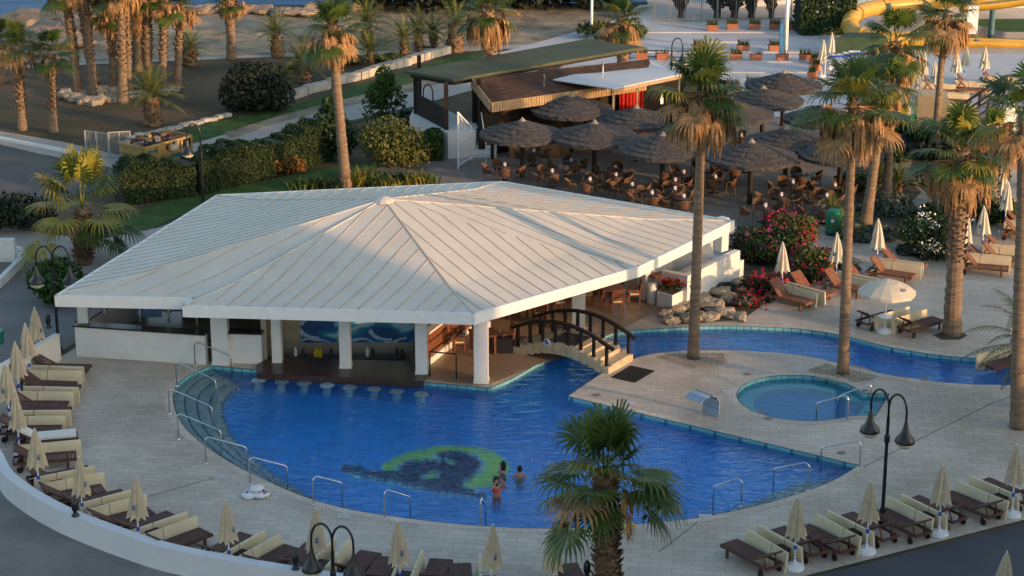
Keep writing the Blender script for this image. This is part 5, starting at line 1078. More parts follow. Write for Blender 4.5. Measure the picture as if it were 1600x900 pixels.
# veranda and its white base
m = MB(); VB = [G(640, 180, 1.4), G(700, 205, 1.4), G(738, 200, 1.4), G(770, 185, 1.4), G(760, 150, 1.4), G(660, 160, 1.4)]
VB = [Vector((G(640, 182, 1.4).x, G(640, 182, 1.4).y, 0)), Vector((*G(700, 207, 1.4).xy, 0)), Vector((*G(742, 203, 1.4).xy, 0)), Vector((a.x+.1, a.y+1.2, 0)), Vector((T0.x, T0.y, 0)), Vector((G(655, 160, 1.4).x, G(655, 160, 1.4).y+1.5, 0))]
m.prism(VB, 0, 1.4); Q(m, 'terrace_base', WHITE)
m = MB(); v0, v1 = VB[0]+Vector((.3, .7, 0)), VB[1]+Vector((-.1, .6, 0)); m.beam((v0.x, v0.y, 1.95), (v1.x, v1.y, 1.95), .08, 1.1); v3 = VB[5]+Vector((0, -.5, 0)); m.beam((v0.x, v0.y, 1.95), (v3.x, v3.y, 1.95), .08, 1.1); Q(m, 'veranda_screen', DW)
m = MB()
for p in (v0, v1, v0+(v3-v0)*.9, VB[2]+Vector((.2, .9, 0))): m.box((p.x, p.y, 2.6), (.22, .22, 2.5))
m.beam((gp[0].x+.3, gp[0].y+.3, 3.65), (gp[1].x-.1, gp[1].y+.4, 3.65), .15, .25); m.beam((gp[1].x, gp[1].y+.4, 3.65), (gp[2].x-.5, gp[2].y+.4, 3.65), .15, .25); Q(m, 'veranda_post', DARKWOOD)
m = MB(); s0 = G(752, 247); W1_, W0_ = G(776, 246).x, G(733, 246).x
for k in range(8): m.box(((W0_+W1_)/2-.02*k, s0.y+.18+.27*k+1.2, .0875*(k+1)), ((W1_-W0_), 2.6-.0*k if k == 0 else 2.6, .175*(k+1)))
m = MB()
for k in range(8): m.box(((W0_+W1_)/2, s0.y+.15+.28*k, .0875*(k+1)), ((W1_-W0_), .28, .175*(k+1)))
m.build('x', WHITE).name = 'stair_tmp'; bpy.data.objects.remove(bpy.data.objects['stair_tmp'])
st = m; Q(st, 'stairs', WHITE)
t = empty('lattice_screen', tuple(G(716, 264))); A_ = Vector((0, 0, 0)); B_ = G(737, 250)-G(716, 264); m = MB(); m2 = MB()
m.tube([(0, 0, 0), (0, 0, 2.9)], .045, 6); m.tube([tuple(B_), (B_.x, B_.y, 1.7)], .045, 6); m.beam((0, 0, 2.9), (B_.x+.0, B_.y+0, 1.7), .06, .06); m.beam((0, 0, 1.3), (B_.x, B_.y, 1.3), .06, .06); m.beam((0, 0, .15), (B_.x, B_.y, .15), .06, .06); m.build('frame', PLAST, t)
for k in range(-8, 12):
    for s_ in (1, -1):
        pts = []
        for f in [i/20 for i in range(21)]:
            z = .15+(k*.3)+s_*f*B_.length*1.0 if s_ > 0 else .15+(k*.3)+B_.length-f*B_.length
            if .15 <= z <= 2.9-f*1.2: pts.append(Vector((B_.x*f, B_.y*f, z)))
        if len(pts) > 1: m2.beam(pts[0], pts[-1], .015, .03)
m2.build('lattice', PLAST, t); tag(t, 'white lattice screen with sloping top beside the bar steps', 'screen')
t = empty('stair_handrail', tuple(G(751, 200, 1.4))); m = MB(); m.tube([(0, 0, 0), (0, 0, 1.1)], .04, 6); m.tube([(0, 0, 1.05), (.3, -2.2, -.3)], .03, 6); m.tube([(.3, -2.2, -1.3), (.3, -2.2, -.3)], .03, 6); m.build('tube', PLAST, t); tag(t, 'white metal handrail on the bar steps', 'handrail')

# ---------------------------------------------------------------- thatched shades, tables and rattan chairs
def thatch():
    t = empty('thatched_shade'); rnd = random.Random(3); m = MB(); n = 56; R = 1.98
    L = 5
    for k in range(L):
        r0 = R*(k/L); r1 = R*((k+1)/L)+.06; z0 = 3.08-.72*(k/L)**.9; z1 = 3.08-.72*((k+1)/L)**.9-.05; vs = []
        for r, z, dn in ((r0*.9+.02, z0+.04, 0), (r1+.05, z1+.1, 1), (r1+.02, z1-.1, 1)):
            for i in range(n): a = 2*PI*i/n; j = 1+rnd.uniform(-.02, .02)*dn; vs.append((r*j*math.cos(a), r*j*math.sin(a), z+rnd.uniform(-.025, .02)*dn))
        fs = [(q*n+i, (q+1)*n+i, (q+1)*n+(i+1) % n, q*n+(i+1) % n) for q in range(2) for i in range(n)]; m.add(vs, fs)
    m.build('thatch_roof', THATCH, t); m = MB(); m.lathe([(.2, 3.06), (.13, 3.12), (.05, 3.22), (0, 3.28)], n=10); m.build('cap', THATCHT, t)
    m = MB(); m.tube([(0, 0, 0), (0, 0, 3.0)], .12, 10); m.build('pole', DARKWOOD, t)
    for k in range(8): a = 2*PI*k/8; m = MB(); m.beam((0, 0, 2.9), (1.8*math.cos(a), 1.8*math.sin(a), 2.28), .06, .07); m.build('rafter', DARKWOOD, t)
    return t
TS = [((816, 278), 'leftmost shade of the front row, beside the bar steps'), ((893, 238), 'left shade of the back row against the bar'), ((993, 252), 'shade in front of the red curtain'), ((928, 284), 'second shade of the front row'), ((1034, 304), 'third shade of the front row'), ((1089, 277), 'middle shade behind the tall palm trunk'), ((1171, 319), 'fourth shade of the front row, nearest the green bin'), ((1226, 290), 'right shade of the second row'), ((1310, 310), 'fifth shade of the front row, beside the garden'), ((1140, 247), 'shade under the tall palm crown'), ((1283, 250), 'back right shade beside the white plaza'), ((1222, 196), 'far shade at the plaza edge'), ((1190, 218), 'far shade half hidden by dead fronds')]
first = True; tp_ = thatch(); SH = []
for i, (p, dsc) in enumerate(TS):
    c = G(*p); o = tp_ if first else copy_tree(tp_); first = False; o.location = (c.x, c.y, 0); o.rotation_euler.z = i*1.1; s_ = 1+.04*math.sin(i*2.3); o.scale = (s_, s_, s_*.94 if i != 12 else .9)
    tag(o, 'thatched shade: '+dsc, 'thatched umbrella', 'thatched shades of the restaurant'); SH.append((c, dsc))
def rchair():
    t = empty('rattan_chair'); m = MB(); m.lathe([(0, .43), (.24, .43), (.25, .46), (0, .48)], n=12); m.build('seat', RATTAN, t)
    m = MB(); pts = []
    for k in range(9): a = PI*(-.05+1.1*k/8); pts.append((.27*math.cos(a), .04+.25*math.sin(a)))
    for (x0, y0), (x1, y1), k in zip(pts, pts[1:], range(8)):
        h0 = .66+.22*math.sin(PI*k/8); h1 = .66+.22*math.sin(PI*(k+1)/8); m.add([(x0*.92, y0*.92, .48), (x1*.92, y1*.92, .48), (x1*1.05, y1*1.1, h1), (x0*1.05, y0*1.1, h0)], [(0, 1, 2, 3)])
    m.build('backrest', RATTAN, t); m = MB(); m.tube([(.27, -.2, .64)]+[(x*1.07, y*1.12, .66+.22*math.sin(PI*k/8)) for k, (x, y) in enumerate(pts)]+[(-.27, -.2, .64)], .018, 5); m.build('armrest', RATTAND, t)
    for sx in (-1, 1):
        for sy in (-1, 1): m = MB(); m.tube([(sx*.2, sy*.18, .44), (sx*.25, sy*.22, 0)] if sy > 0 else [(sx*.27, -.2, .64), (sx*.25, -.22, 0)], .016, 5); m.build('leg', RATTAND, t)
    return t
def rtable():
    t = empty('bistro_table'); m = MB(); m.lathe([(0, .72), (.38, .72), (.38, .75), (0, .755)], n=16); m.build('tabletop', mat('table_dark', (.06, .045, .04), .5, .3, 3), t)
    m = MB(); m.tube([(0, 0, .03), (0, 0, .72)], .035, 8); m.build('column', BLACK, t); m = MB()
    for k in range(4): a = PI/4+PI/2*k; m.beam((0, 0, .03), (.3*math.cos(a), .3*math.sin(a), .03), .05, .04)
    m.build('foot', BLACK, t); return t
def napkin():
    m = MB(); m.lathe([(0, 0), (.07, 0), (.09, .07), (.05, .1), (.08, .15), (0, .13)], n=8, jit=.15); return m.build('napkin_holder', mat('napkin', (.65, .58, .6), .8))
TT = [(786, 259), (860, 269), (890, 252), (832, 237), (919, 282), (959, 263), (952, 276), (1016, 303), (1046, 282), (1064, 272), (1115, 278), (1062, 308), (1112, 247), (1193, 323), (1218, 306), (1236, 286), (1252, 272), (1284, 325), (1289, 307), (1302, 291), (1156, 213), (1052, 292), (1300, 218), (985, 290), (1142, 262), (1245, 232)]
seen = {}; tc_ = rchair(); tt_ = rtable(); nk_ = napkin(); fT = True; placed = []
for i, (u, v) in enumerate(TT):
    c = G(u, v, .75); c.z = 0
    if any((c-q).length < 1.5 for q in placed): 
        q = min(placed, key=lambda q: (c-q).length); c = q+(c-q).normalized()*1.55
    for s_, _ in SH:
        if (c-s_).length < .55: c = s_+(c-s_).normalized()*.6
    placed.append(c)
    k = min(range(len(SH)), key=lambda k: (SH[k][0]-c).length); v_ = c-SH[k][0]
    side = ('left of' if v_.x < 0 else 'right of') if abs(v_.x) > abs(v_.y) else ('in front of' if v_.y < 0 else 'behind')
    key = (k, side); seen[key] = seen.get(key, 0)+1; num = ['', 'second ', 'third ', 'fourth '][min(3, seen[key]-1)]
    short = ['first front-row shade', 'left back-row shade', 'curtain-side shade', 'second front-row shade', 'third front-row shade', 'middle shade', 'fourth front-row shade', 'second-row right shade', 'garden-side front shade', 'palm-crown shade', 'back right shade', 'far plaza shade', 'far hidden shade'][k]
    dsc = f'{num}{side} the {short} pole'
    o = tt_ if fT else copy_tree(tt_); o.location = c; o.rotation_euler.z = i; tag(o, 'small round restaurant table '+dsc, 'table', 'round restaurant tables')
    o = nk_ if fT else nk_.copy(); 
    if not fT: COL.objects.link(o)
    o.location = (c.x+.08, c.y, .757); tag(o, 'white napkins on the table '+dsc, 'napkins', 'napkins on the restaurant tables')
    rz0 = random.uniform(-.3, .3)
    for q in range(4):
        a = rz0+q*PI/2+random.uniform(-.25, .25); r_ = random.uniform(.62, .85); o = tc_ if (fT and q == 0) else copy_tree(tc_)
        o.location = (c.x+r_*math.cos(a), c.y+r_*math.sin(a), 0); o.rotation_euler.z = a-PI/2+random.uniform(-.4, .4)
        sd_ = ['right', 'far', 'left', 'near'][q]
        tag(o, f'rattan armchair, {sd_} side of the table {dsc}', 'chair', 'rattan armchairs of the restaurant')
    fT = False
# green bins
def gbin(p, s_, label):
    c = G(*p); t = empty('litter_bin', tuple(c)); m = MB(); m.lathe([(0, .06), (.3, .06), (.32, .1), (.32, .85), (.3, .95), (.22, 1.0), (0, 1.0)], n=18); m.build('body', GREENP, t, True); m = MB(); m.lathe([(0, 0), (.31, 0), (.31, .12), (0, .12)], n=18); m.build('base', BLACK, t)
    m = MB(); m.box((-.1, -.31, .62), (.12, .03, .14)); m.build('label', PLAST, t); t.scale = (s_,)*3; tag(t, label, 'bin')
gbin((1302, 366), 1.15, 'green cylindrical litter bin at the edge of the restaurant terrace'); gbin((1418, 208), 1.0, 'green bin left of the beige block')
c = G(6, 552); t = empty('litter_bin', (c.x-.2, c.y, .35)); t.scale = (.8,)*3; m = MB(); m.box((0, 0, .35), (.5, .4, .6), top=1.1); m.build('body', GREENP, t); m = MB(); m.box((0, 0, .68), (.6, .5, .08)); m.build('lid', GREENP, t); m = MB(); m.box((0, 0, -.15), (.1, .1, .4)); m.build('post', BLACK, t); tag(t, 'small square green bin behind the wall at the left edge', 'bin')
# white bin and flower trough by the service counter
c = G(1018, 474); t = empty('white_bin', tuple(c)); m = MB(); m.lathe([(0, 0), (.2, 0), (.2, .72), (.22, .78), (.17, .84), (0, .84)], n=18); m.build('body', PLAST, t, True); tag(t, 'round white waste bin beside the flower trough', 'bin')
TP = px([(1026, 478), (1050, 485), (1076, 472), (1052, 466)]); t = empty('flower_trough', tuple(TP[0])); m = MB(); m.prism([p-TP[0] for p in TP], 0, .62); m.build('trough', WHITE, t); m = MB(); m.prism([(p-TP[0])*.9+(sum(TP, Vector())/4-TP[0])*.1 for p in TP], .5, .63); m.build('soil', MATS['bed_soil'], t)
rnd = random.Random(4); cc = sum(TP, Vector())/4-TP[0]
m = MB(); leaves(m, lambda: (cc+Vector((rnd.gauss(0, .28), rnd.gauss(0, .15), .72+abs(rnd.gauss(0, .14)))), Vector((0, 0, 1))), 300, .07, (0,), rnd); m.build('foliage', BUSH, t); m = MB(); leaves(m, lambda: (cc+Vector((rnd.gauss(0, .28), rnd.gauss(0, .15), .85+abs(rnd.gauss(0, .12)))), Vector((0, 0, 1))), 160, .07, (0,), rnd); m.build('flowers', RED, t)
tag(t, 'white flower trough with red flowers at the end of the service counter', 'planter')

# ---------------------------------------------------------------- plaza: planters, masts, fence, building
PL = [(1144, 46, 1), (1179, 46, 1), (1211, 46, 1), (1113, 48, 1), (1238, 46, 1), (1161, 80, 1), (1210, 80, 1), (1002, 92, 1), (1035, 93, 0), (1181, 95, 0), (1222, 95, 0), (1258, 95, 1), (1150, 94, 1), (1092, 80, 1), (1175, 138, 1), (1145, 142, 1), (1248, 145, 0), (1240, 142, 1), (1273, 100, 1), (1276, 110, 1), (1269, 122, 1)]
PD = ['back row, second from the left', 'back row, third', 'back row, fourth', 'back row, leftmost tall one', 'back row, rightmost', 'middle row, left of the white mast', 'middle row, beside the white mast', 'front left beside the tiled roof, planted', 'front left beside the tiled roof, nearly bare', 'front row with thin twigs', 'front row at the foot of the white mast', 'front row with dense cactus', 'front row behind the palm crown', 'middle row behind the palm crown', 'lowest row behind the shades, right', 'lowest row behind the shades, left', 'nearly bare one by the parasols', 'lowest row by the parasols', 'column along the plaza edge, upper', 'column along the plaza edge, middle', 'column along the plaza edge, lower']
def planter(pl, seed):
    t = empty('planter_box'); m = MB(); m.box((0, 0, .22), (.82, .45, .42), top=1.06); m.box((0, 0, .43), (.92, .52, .06)); m.build('trough', TERRA, t); rnd = random.Random(seed); m = MB()
    for k in range(46 if pl else 7):
        x = rnd.uniform(-.38, .38); y = rnd.uniform(-.15, .15); h = rnd.uniform(.25, .6); a = rnd.uniform(0, 6.28); m.add([(x-.04, y, .42), (x+.04, y, .42), (x+.12*math.cos(a), y+.12*math.sin(a), .42+h)], [(0, 1, 2)])
        m.add([(x, y-.04, .42), (x, y+.04, .42), (x+.12*math.cos(a), y+.12*math.sin(a), .42+h)], [(0, 1, 2)])
    m.build('plants', BUSHL if pl else BUSH, t); return t
pp = {}
for i, (u, v, k) in enumerate(PL):
    c = G(u, v); o = copy_tree(pp[k]) if k in pp else pp.setdefault(k, planter(k, 5+k)); o.location = c; o.rotation_euler.z = random.uniform(-.1, .1)+(1.1 if i > 17 else 0); o.scale = (.88,)*3
    tag(o, 'terracotta planter box, '+PD[i], 'planter', 'terracotta planter boxes on the plaza')
for (u, v, tv, r_, l) in [(1227, 88, -40, .14, 'thick white mast rising from the middle of the plaza'), (1250, 51, -40, .1, 'slimmer white mast before the far hedge'), (924, 60, -30, .1, 'white mast left of the plaza beside the green roof')]:
    c = G(u, v); z = GY(u, tv, c.y).z; t = empty('mast', tuple(c)); m = MB(); m.tube([(0, 0, 0), (0, 0, z)], [r_, r_*.8], 12); m.build('pole', WHITE2, t, True); m = MB(); m.lathe([(0, 0), (r_*2, 0), (r_*2, .06), (r_, .12)], n=12); m.build('base', WHITE2, t)
    if u == 1227: m = MB(); m.box((-.28, .1, 1.1), (.2, .3, 2.0)); m.build('panel', mat('blue_panel_paint', (.06, .2, .4), .5), t)
    tag(t, l, 'mast')
def fence(a, b, h, label, n, mt=BLACK, rail=True, bars=0):
    A = G(*a); B = G(*b); t = empty('fence', tuple(A)); v = B-A
    for k in range(n+1): m = MB(); p = v*k/n; m.box((p.x, p.y, h/2), (.07, .07, h)); m.build('post', mt, t)
    m = MB()
    for z in ((h-.03), .1): m.beam((0, 0, z), (v.x, v.y, z), .05, .05)
    m.build('rail', mt, t)
    if bars:
        m = MB()
        for k in range(bars): p = v*(k+.5)/bars; m.box((p.x, p.y, h/2), (.015, .015, h-.1))
        m.build('bars', mt, t)
    return tag(t, label, 'fence')
GREYM = mat('grey_metal', (.16, .17, .18), .5, .1, 3)
fence((1022, 34), (1120, 34), 2.8, 'grey mesh court fence, lower left stretch behind the plaza', 4, GREYM, bars=30); fence((1121, 31), (1236, 31), 3.2, 'grey mesh court fence, taller right stretch behind the plaza', 4, GREYM, bars=34)
fence((1000, 90), (1075, 92), .5, 'low dark rail beside the small arched lamp', 3, DARKWOOD)
fence((135, 242), (170, 247), 1.3, 'white barred gate, left leaf at the road end', 2, mat('gate_grey', (.33, .36, .36), .6, .1, 3), bars=16); fence((172, 248), (205, 246), 1.4, 'white barred gate, right leaf beside the skip', 2, MATS['gate_grey'], bars=16)
# white blocks in a row across the park
def blocks(a, b, n, label, w_=.55, h=.4):
    A = G(*a); B = G(*b); t = empty('block_wall', tuple(A)); v = B-A; d = v.normalized(); L = v.length/n; rnd = random.Random(int(a[0])); m = MB()
    for k in range(n): p = v*(k+.5)/n; m.box((p.x, p.y, h/2+rnd.uniform(-.06, .05)), (L*rnd.uniform(.86, .99), w_*rnd.uniform(.9, 1.1), h), math.atan2(d.y, d.x)+rnd.uniform(-.05, .05))
    m.build('blocks', mat('old_whitewash', (.4, .38, .34), .85, .25, 1.5, .3, 8), t); return tag(t, label, 'wall')
blocks((200, 218), (360, 182), 14, 'low white kerb wall behind the yellow skip', .35, .18); blocks((416, 168), (452, 157), 4, 'short broken start of the white block wall', .4, .25); blocks((452, 155), (700, 82), 22, 'long low wall of white blocks across the park', .5, .48)
blocks((0, 206), (0, 207), 1, 'x') if False else None
m = MB(); A = G(-30, 212); B = G(140, 245); m.beam((A.x, A.y, .06), (B.x, B.y, .06), .25, .16); tag(m.build('kerb', WHITE), kind='structure')
# far hedge, cypresses, trees, white building
FH = px([(1245, 52), (1330, 50)]); hedge(FH, 2.0, 2.6, 'tall clipped hedge with white blossom at the back of the plaza', mat('hedge_dark', (.012, .03, .01), .7, col2=(.04, .07, .02), scale=.8), 5000, .14, flowers=[WFL], fl_n=90)
def far_tree(x, y, r, h, label, mt=BUSHD, n=1400, size=.28, inv=False, grp=None):
    t = empty('tree', (x, y, 0)); rnd = random.Random(int(x*7+y)); m = MB()
    if inv:
        def pos(): z = rnd.random()**.7; rr = r*(.12+.88*z)*math.sqrt(rnd.random()); a = rnd.uniform(0, 6.28); return Vector((rr*math.cos(a), rr*math.sin(a), .5+z*(h-.5))), Vector((math.cos(a), math.sin(a), .2))
    else:
        L_ = [(Vector((rnd.uniform(-.55, .55)*r, rnd.uniform(-.4, .4)*r, h*rnd.uniform(.35, .8))), rnd.uniform(.35, .6)*r) for _ in range(10)]
        def pos(): c_, s_ = rnd.choice(L_); u = Vector((rnd.gauss(0, 1), rnd.gauss(0, 1), rnd.gauss(0, 1))).normalized(); return c_+u*s_*rnd.uniform(.6, 1.05), u
    leaves(m, pos, n, size, (0,), rnd); m.build('crown', mt, t); m = MB(); m.tube([(0, 0, 0), (.1, 0, h*.4), (0, .1, h*.75)], [r*.09+.05, r*.06+.04, .03], 7)
    for k in range(4): a = k*1.7; m.tube([(0, 0, h*.3), (r*.4*math.cos(a), r*.4*math.sin(a), h*.6)], [.07, .03], 5)
    m.build('trunk', TWIG, t); return tag(t, label, 'tree', grp)
for i, (u, r, w_) in enumerate([(1064, 1.5, 0), (1121, 1.9, 0), (1148, 2.0, 0), (1174, 1.5, 0), (1206, 1.4, 0)]):
    c = G(u, 30); far_tree(c.x, c.y+.5, r*1.25, 4.4, ['leftmost', 'second', 'middle', 'fourth', 'rightmost'][i]+' dark trimmed tree widening upwards behind the court fence', BUSHD, 1500, .2, True, 'dark trimmed trees behind the fence')
for i, u in enumerate([590, 625, 655, 690, 725, 770, 815, 850, 885, 915, 945]):
    c = G(u, 20-(i % 3)*5); far_tree(c.x, c.y+2, 4.2, 4.5, ['first', 'second', 'third', 'fourth', 'fifth', 'sixth', 'seventh', 'eighth', 'ninth', 'tenth', 'eleventh'][i]+' dark tree of the shore thicket counted from the left', BUSHD, 1500, .3, False, 'dark trees along the shore')
c = G(625, 92); 
for i, (u, v, r_) in enumerate([(440, 120, .8), (540, 100, .9), (610, 100, .8), (930, 58, 1.2), (955, 62, 1.3), (985, 60, 1.0)]):
    c = G(u, v); bush((c.x, c.y), r_*1.3, r_, 1.3 if i > 2 else .8, 'scrubby bush '+['beside the big dark bush', 'dry one between the young date palms', 'grassy one behind the block wall', 'bright green one left of the plaza', 'bright green one beside the plaza palm', 'bright green one behind the plaza palm'][i], BUSHL, 900, .13, name='bush')
m = MB(); c = G(1320, 26); t = empty('white_building', (c.x+4, c.y+8, 0)); m.box((0, 0, 1.8), (22, 9, 3.6)); m.build('wall', WHITE2, t)
for k in range(4): m = MB(); m.box((-7.6+4.6*k, -4.52, 2.1), (3.6, .06, 1.9)); wn = m.build('window', MATS['window_glass'], t); m = MB(); m.box((-7.6+4.6*k, -4.56, 2.1), (.08, .05, 1.9)); m.build('window_frame', WHITE2, wn)
m = MB(); m.box((0, 0, 3.75), (22.6, 9.6, .3)); m.build('roof', WHITE2, t); tag(t, 'low white building with dark windows behind the far hedge', 'building')
m = MB(); c = G(1140, 8); 
sheet('court', [(1000, -30), (1250, -30), (1240, 31), (1022, 34)], .014, mat('court_pale', (.55, .5, .45), .8, .05, 1))
# ---------------------------------------------------------------- water slide
t = empty('water_slide', tuple(G(1400, 75))); SY = mat('slide_yellow', (.5, .3, .05), .4, .18, 1.2, spec=.5); O = t.location.copy()
def W3(u, v, y): return GY(u, v, y)-O
yb = G(1400, 72).y
pts = spline([W3(1540, -6, yb+9), W3(1470, 2, yb+9), W3(1400, 8, yb+8), W3(1350, 16, yb+6), W3(1328, 32, yb+3), W3(1336, 52, yb+1), W3(1370, 60, yb), W3(1420, 62, yb)], 5)
m = MB(); m.tube(pts, .52, 14); m.build('tube', SY, t, True)
m = MB()
for k in range(2, len(pts)-1, 5): m.tube([pts[k]-(pts[k+1]-pts[k]).normalized()*.07, pts[k]+(pts[k+1]-pts[k]).normalized()*.07], .6, 14)
m.build('flange', SY, t)
def gutter(P, r_, nm):
    m = MB(); n = 8; vs = []
    for i, p in enumerate(P):
        tn = (P[min(i+1, len(P)-1)]-P[max(0, i-1)]).normalized(); sd_ = tn.cross(Vector((0, 0, 1))).normalized()
        for k in range(n+1): a = PI*k/n; vs.append(p+sd_*r_*math.cos(a)-Vector((0, 0, 1))*r_*math.sin(a)*.9)
    m.add(vs, [(i*(n+1)+k, i*(n+1)+k+1, (i+1)*(n+1)+k+1, (i+1)*(n+1)+k) for i in range(len(P)-1) for k in range(n)]); o = m.build(nm, SY, t, True)
    sf = o.modifiers.new('thick', 'SOLIDIFY'); sf.thickness = .07
gutter(spline([W3(1420, 60, yb), W3(1470, 61, yb), W3(1520, 62, yb), W3(1580, 64, yb), W3(1680, 68, yb)], 4), .62, 'open_channel')
gutter(spline([W3(1500, 6, yb+4), W3(1540, 4, yb+4), W3(1590, -2, yb+4), W3(1660, -12, yb+4)], 4), .6, 'upper_channel')
for (u, v0, tv, yy) in [(1388, 30, 5, 7), (1406, 30, 0, 8), (1552, 62, 5, 4), (1474, 70, 62, 0), (1526, 74, 64, 0), (1330, 60, 40, 2)]:
    zt = GY(u, tv, yb+yy).z; x = GY(u, tv, yb+yy).x-O.x; m = MB(); m.tube([(x, yy+yb-O.y, 0), (x, yy+yb-O.y, max(.4, zt))], .2, 12); m.build('support', mat('slide_post', (.06, .14, .16), .5, .1, 2), t)
tag(t, 'yellow water slide with curling tube and long open channel on grey green posts', 'water slide')
c = G(1517, 72); t = empty('notice_board', tuple(c)); m = MB(); m.box((0, 0, 1.7), (.7, .05, 1.8)); m.build('board', PLAST, t); m = MB(); m.tube([(-.3, 0, 0), (-.3, 0, 1)], .04, 6); m.tube([(.3, 0, 0), (.3, 0, 1)], .04, 6); m.build('leg', GREYM, t)
tag(t, 'white upright notice board in front of the yellow slide', 'sign')
m = MB(); c = G(1345, 82); 
t = empty('green_tarp', (c.x-.5, c.y, 0)); m = MB(); m.prism([(-1.5, -1.2), (2.6, -1.0), (2.4, 1.6), (-.4, 1.6)], .0, 1.1); m.v = [(x*(1 if z < .5 else .75), y*(1 if z < .5 else .6), z) for x, y, z in m.v]; m.build('cover', mat('green_tarp', (.03, .06, .03), .7, .3, 1), t); tag(t, 'dark green covered heap below the slide bend', 'tarpaulin')
# striped hammock chairs
t = empty('striped_awning', tuple(G(1305, 118))); m = MB()
for k in range(4):
    for i in range(8): m.box((-.6+.35*i, .5*k-.2, 1.1+.12*math.sin(i*.9+k)), (.34, .42, .04), mi=i % 2 if False else k % 2)
m.build('fabric', [mat('stripe_blue', (.04, .12, .45), .8), WHITE2], t); m = MB()
for x in (-.7, 2.0):
    for y in (-.4, 1.5): m.tube([(x, y, 0), (x, y, 1.2)], .04, 6)
m.build('pole', PLAST, t); tag(t, 'blue and white striped canvas stretched on poles at the plaza edge', 'awning')
# beige block with black stair rail
c0 = G(1431, 208); c1 = G(1478, 212); h = GY(1431, 149, c0.y).z; t = empty('beige_block', tuple(c0)); m = MB(); v = c1-c0; m.prism([(0, 0), (v.x, v.y), (v.x+.2, v.y+1.8), (-.6, 1.9)], -.3, h); m.build('block', STUCCO, t); m = MB(); m.prism([(-.62, 0.2), (-.03, .2), (-.03, 1.2), (-.62, 1.2)], 0, h*.82); m.build('side_block', WHITE, t)
tag(t, 'tall beige rendered block catching the sun at the end of the plaza', 'wall')
t = empty('terrace_stairs', tuple(G(1500, 210))); m = MB()
for k in range(9): m.box((.15+.32*k, .4+.18*k, .08*(k+1)), (.34, 2.0, .16*(k+1)), .3)
m.build('steps', WHITE, t)
for dy in (-.7, 1.3):
    m = MB(); p0 = Vector((-.1, dy, 0)); p1 = Vector((2.9, dy+1.6, 1.5)); p2 = Vector((7, dy+2.6, 1.6))
    for z in (.55, 1.05): m.beam(p0+Vector((0, 0, z)), p1+Vector((0, 0, z)), .12, .1); m.beam(p1+Vector((0, 0, z)), p2+Vector((0, 0, z)), .12, .1)
    m.build('handrail', DARKWOOD, t)
    for f in (0, .5, 1): m = MB(); p = p0+(p1-p0)*f; m.box((p.x, p.y, p.z+.5), (.13, .13, 1.2)); m.build('post', DARKWOOD, t)
    for f in (.33, .66, 1): m = MB(); p = p1+(p2-p1)*f; m.box((p.x, p.y, p.z+.5), (.13, .13, 1.2)); m.build('post', DARKWOOD, t)
tag(t, 'white steps with heavy black timber rails at the upper right', 'stairs')
# ---------------------------------------------------------------- yellow skip
a = G(238, 265); t = empty('rubble_skip', (a.x, a.y, 0), math.atan2(G(310, 245).y-a.y, G(310, 245).x-a.x)); YK = mat('skip_yellow', (.28, .17, .05), .7, .25, 2, .1, 10, col2=(.4, .29, .12)); L = 2.75; Wd = 1.7; H = 1.2
m = MB(); b0 = [(.0, 0, .1), (L-.3, 0, .1), (L-.3, Wd, .1), (0, Wd, .1)]; m.add([(.0, 0, .12), (L-.2, 0, .12), (L-.2, Wd, .12), (0, Wd, .12), (-.5, -.02, H*.62), (L, -.02, H*.62), (L, Wd+.02, H*.62), (-.5, Wd+.02, H*.62), (-.5, -.02, H), (L, -.02, H), (L, Wd+.02, H), (-.5, Wd+.02, H)], [(3, 2, 1, 0), (0, 1, 5, 4), (1, 2, 6, 5), (2, 3, 7, 6), (3, 0, 4, 7), (4, 5, 9, 8), (5, 6, 10, 9), (6, 7, 11, 10), (7, 4, 8, 11)])
m.build('body', YK, t); m = MB()
for x in (-.45, .4, 1.2, 2.0, L-.05): m.box((x, -.06, H*.75), (.1, .09, H*.52))
m.beam((-.5, -.06, H), (L, -.06, H), .12, .1); m.beam((-.5, Wd+.06, H), (L, Wd+.06, H), .12, .1); m.beam((-.5, -.06, H), (-.5, Wd+.06, H), .12, .1); m.beam((L, -.06, H), (L, Wd+.06, H), .12, .1); m.beam((-.5, -.06, H*.55), (L, -.06, H*.5), .1, .08); m.build('rib', YK, t)
m = MB(); m.box((.05, -.03, H*.78), (.62, .012, .16)); m.box((1.8, -.03, H*.34), (1.1, .012, .2)); m.build('lettering', mat('teal_letters', (.03, .12, .12), .7, .5, 9), t)
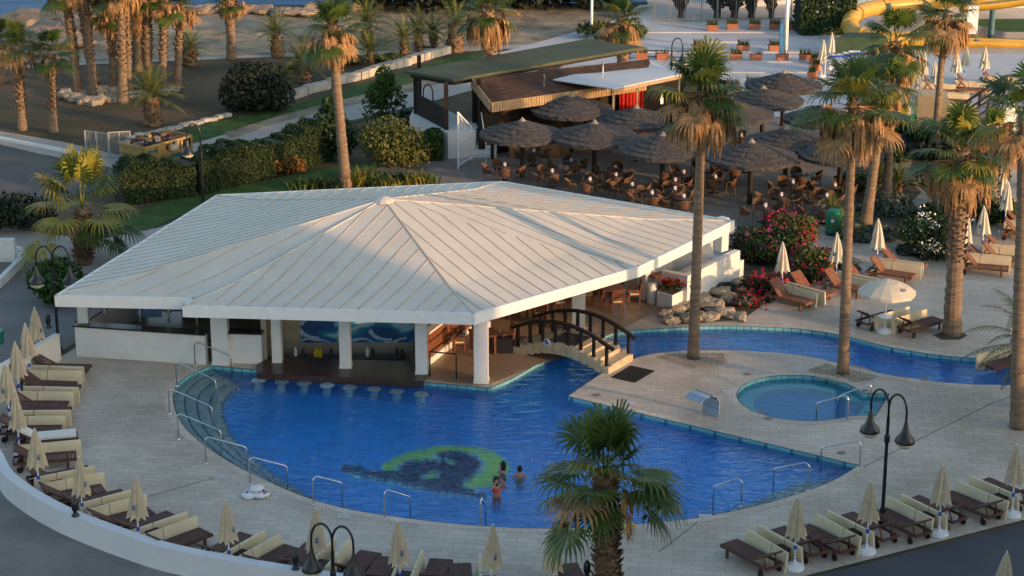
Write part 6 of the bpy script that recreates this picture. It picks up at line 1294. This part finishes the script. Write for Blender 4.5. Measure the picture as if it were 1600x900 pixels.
m = MB(); m.box((1.05, -.03, H*.78), (.12, .012, .25)); m.box((2.4, -.04, H*.72), (.45, .012, .6)); m.box((1.6, -.03, H*.74), (.5, .012, .35), mi=1); m.build('patch', [BLACK, mat('patch_pale', (.5, .45, .38), .8)], t)
rnd = random.Random(2); m = MB()
for k in range(70): m.box((rnd.uniform(-.3, L-.2), rnd.uniform(.1, Wd-.1), H*.85+rnd.uniform(-.15, .3)), (rnd.uniform(.1, .45), rnd.uniform(.1, .35), rnd.uniform(.05, .2)), rnd.uniform(0, 3), k % 3)
m.build('rubble', [mat('rubble_brown', (.12, .08, .06), .95, .4, 3), mat('rubble_grey', (.22, .2, .18), .95, .3, 3), TWIG], t); tag(t, 'yellow metal skip filled with rubble beside the hedge', 'skip')
# ---------------------------------------------------------------- shore rocks
CR_ = mat('coast_rock', (.16, .12, .09), .95, .4, .4, .8, 3, col2=(.42, .32, .23))
SR = [(72, 44, 2.2), (85, 38, 1.9), (110, 36, 2.0), (80, 54, 1.6), (130, 40, 2.2), (45, 60, 1.0), (210, 18, 1), (225, 17, .9), (250, 19, .9), (285, 18, .8), (320, 19, .9), (350, 18, .8), (380, 20, 1), (410, 19, .9), (440, 22, .9), (470, 24, 1), (500, 18, 1.1), (540, 14, 1.3), (100, 52, 1.6), (150, 22, 2.2), (180, 17, 2), (30, 66, 1.4), (60, 68, 1.6), (95, 72, 1.5)]
for i, (u, v, s_) in enumerate(SR): rock(G(u, v), s_*1.2, 'brown weathered shore rock at the water edge', 'shore rocks', 90+i, CR_, .45)
m = MB(); N_ = 60; n2 = 14; vs = []
for i in range(N_):
    for j in range(n2):
        u = -60+i*720/(N_-1); f = j/(n2-1); v = (19+ (27 if u < 60 else (24 if u < 100 else 0))*1.0)*(1-f)+(82+(12 if u < 200 else 0))*f; p = G(u, v); z = .28*noise.noise(Vector((p.x*.22, p.y*.3, 1)))+.18*noise.noise(Vector((p.x*.9, p.y*1.1, 5)))+.1; vs.append((p.x, p.y, z*math.sin(PI*min(1, max(0, f*1.0)))*1.2-.03))
m.add(vs, [(i*n2+j, (i+1)*n2+j, (i+1)*n2+j+1, i*n2+j+1) for i in range(N_-1) for j in range(n2-1)]); struct('shore', m, MATS['beach_ground'], True)
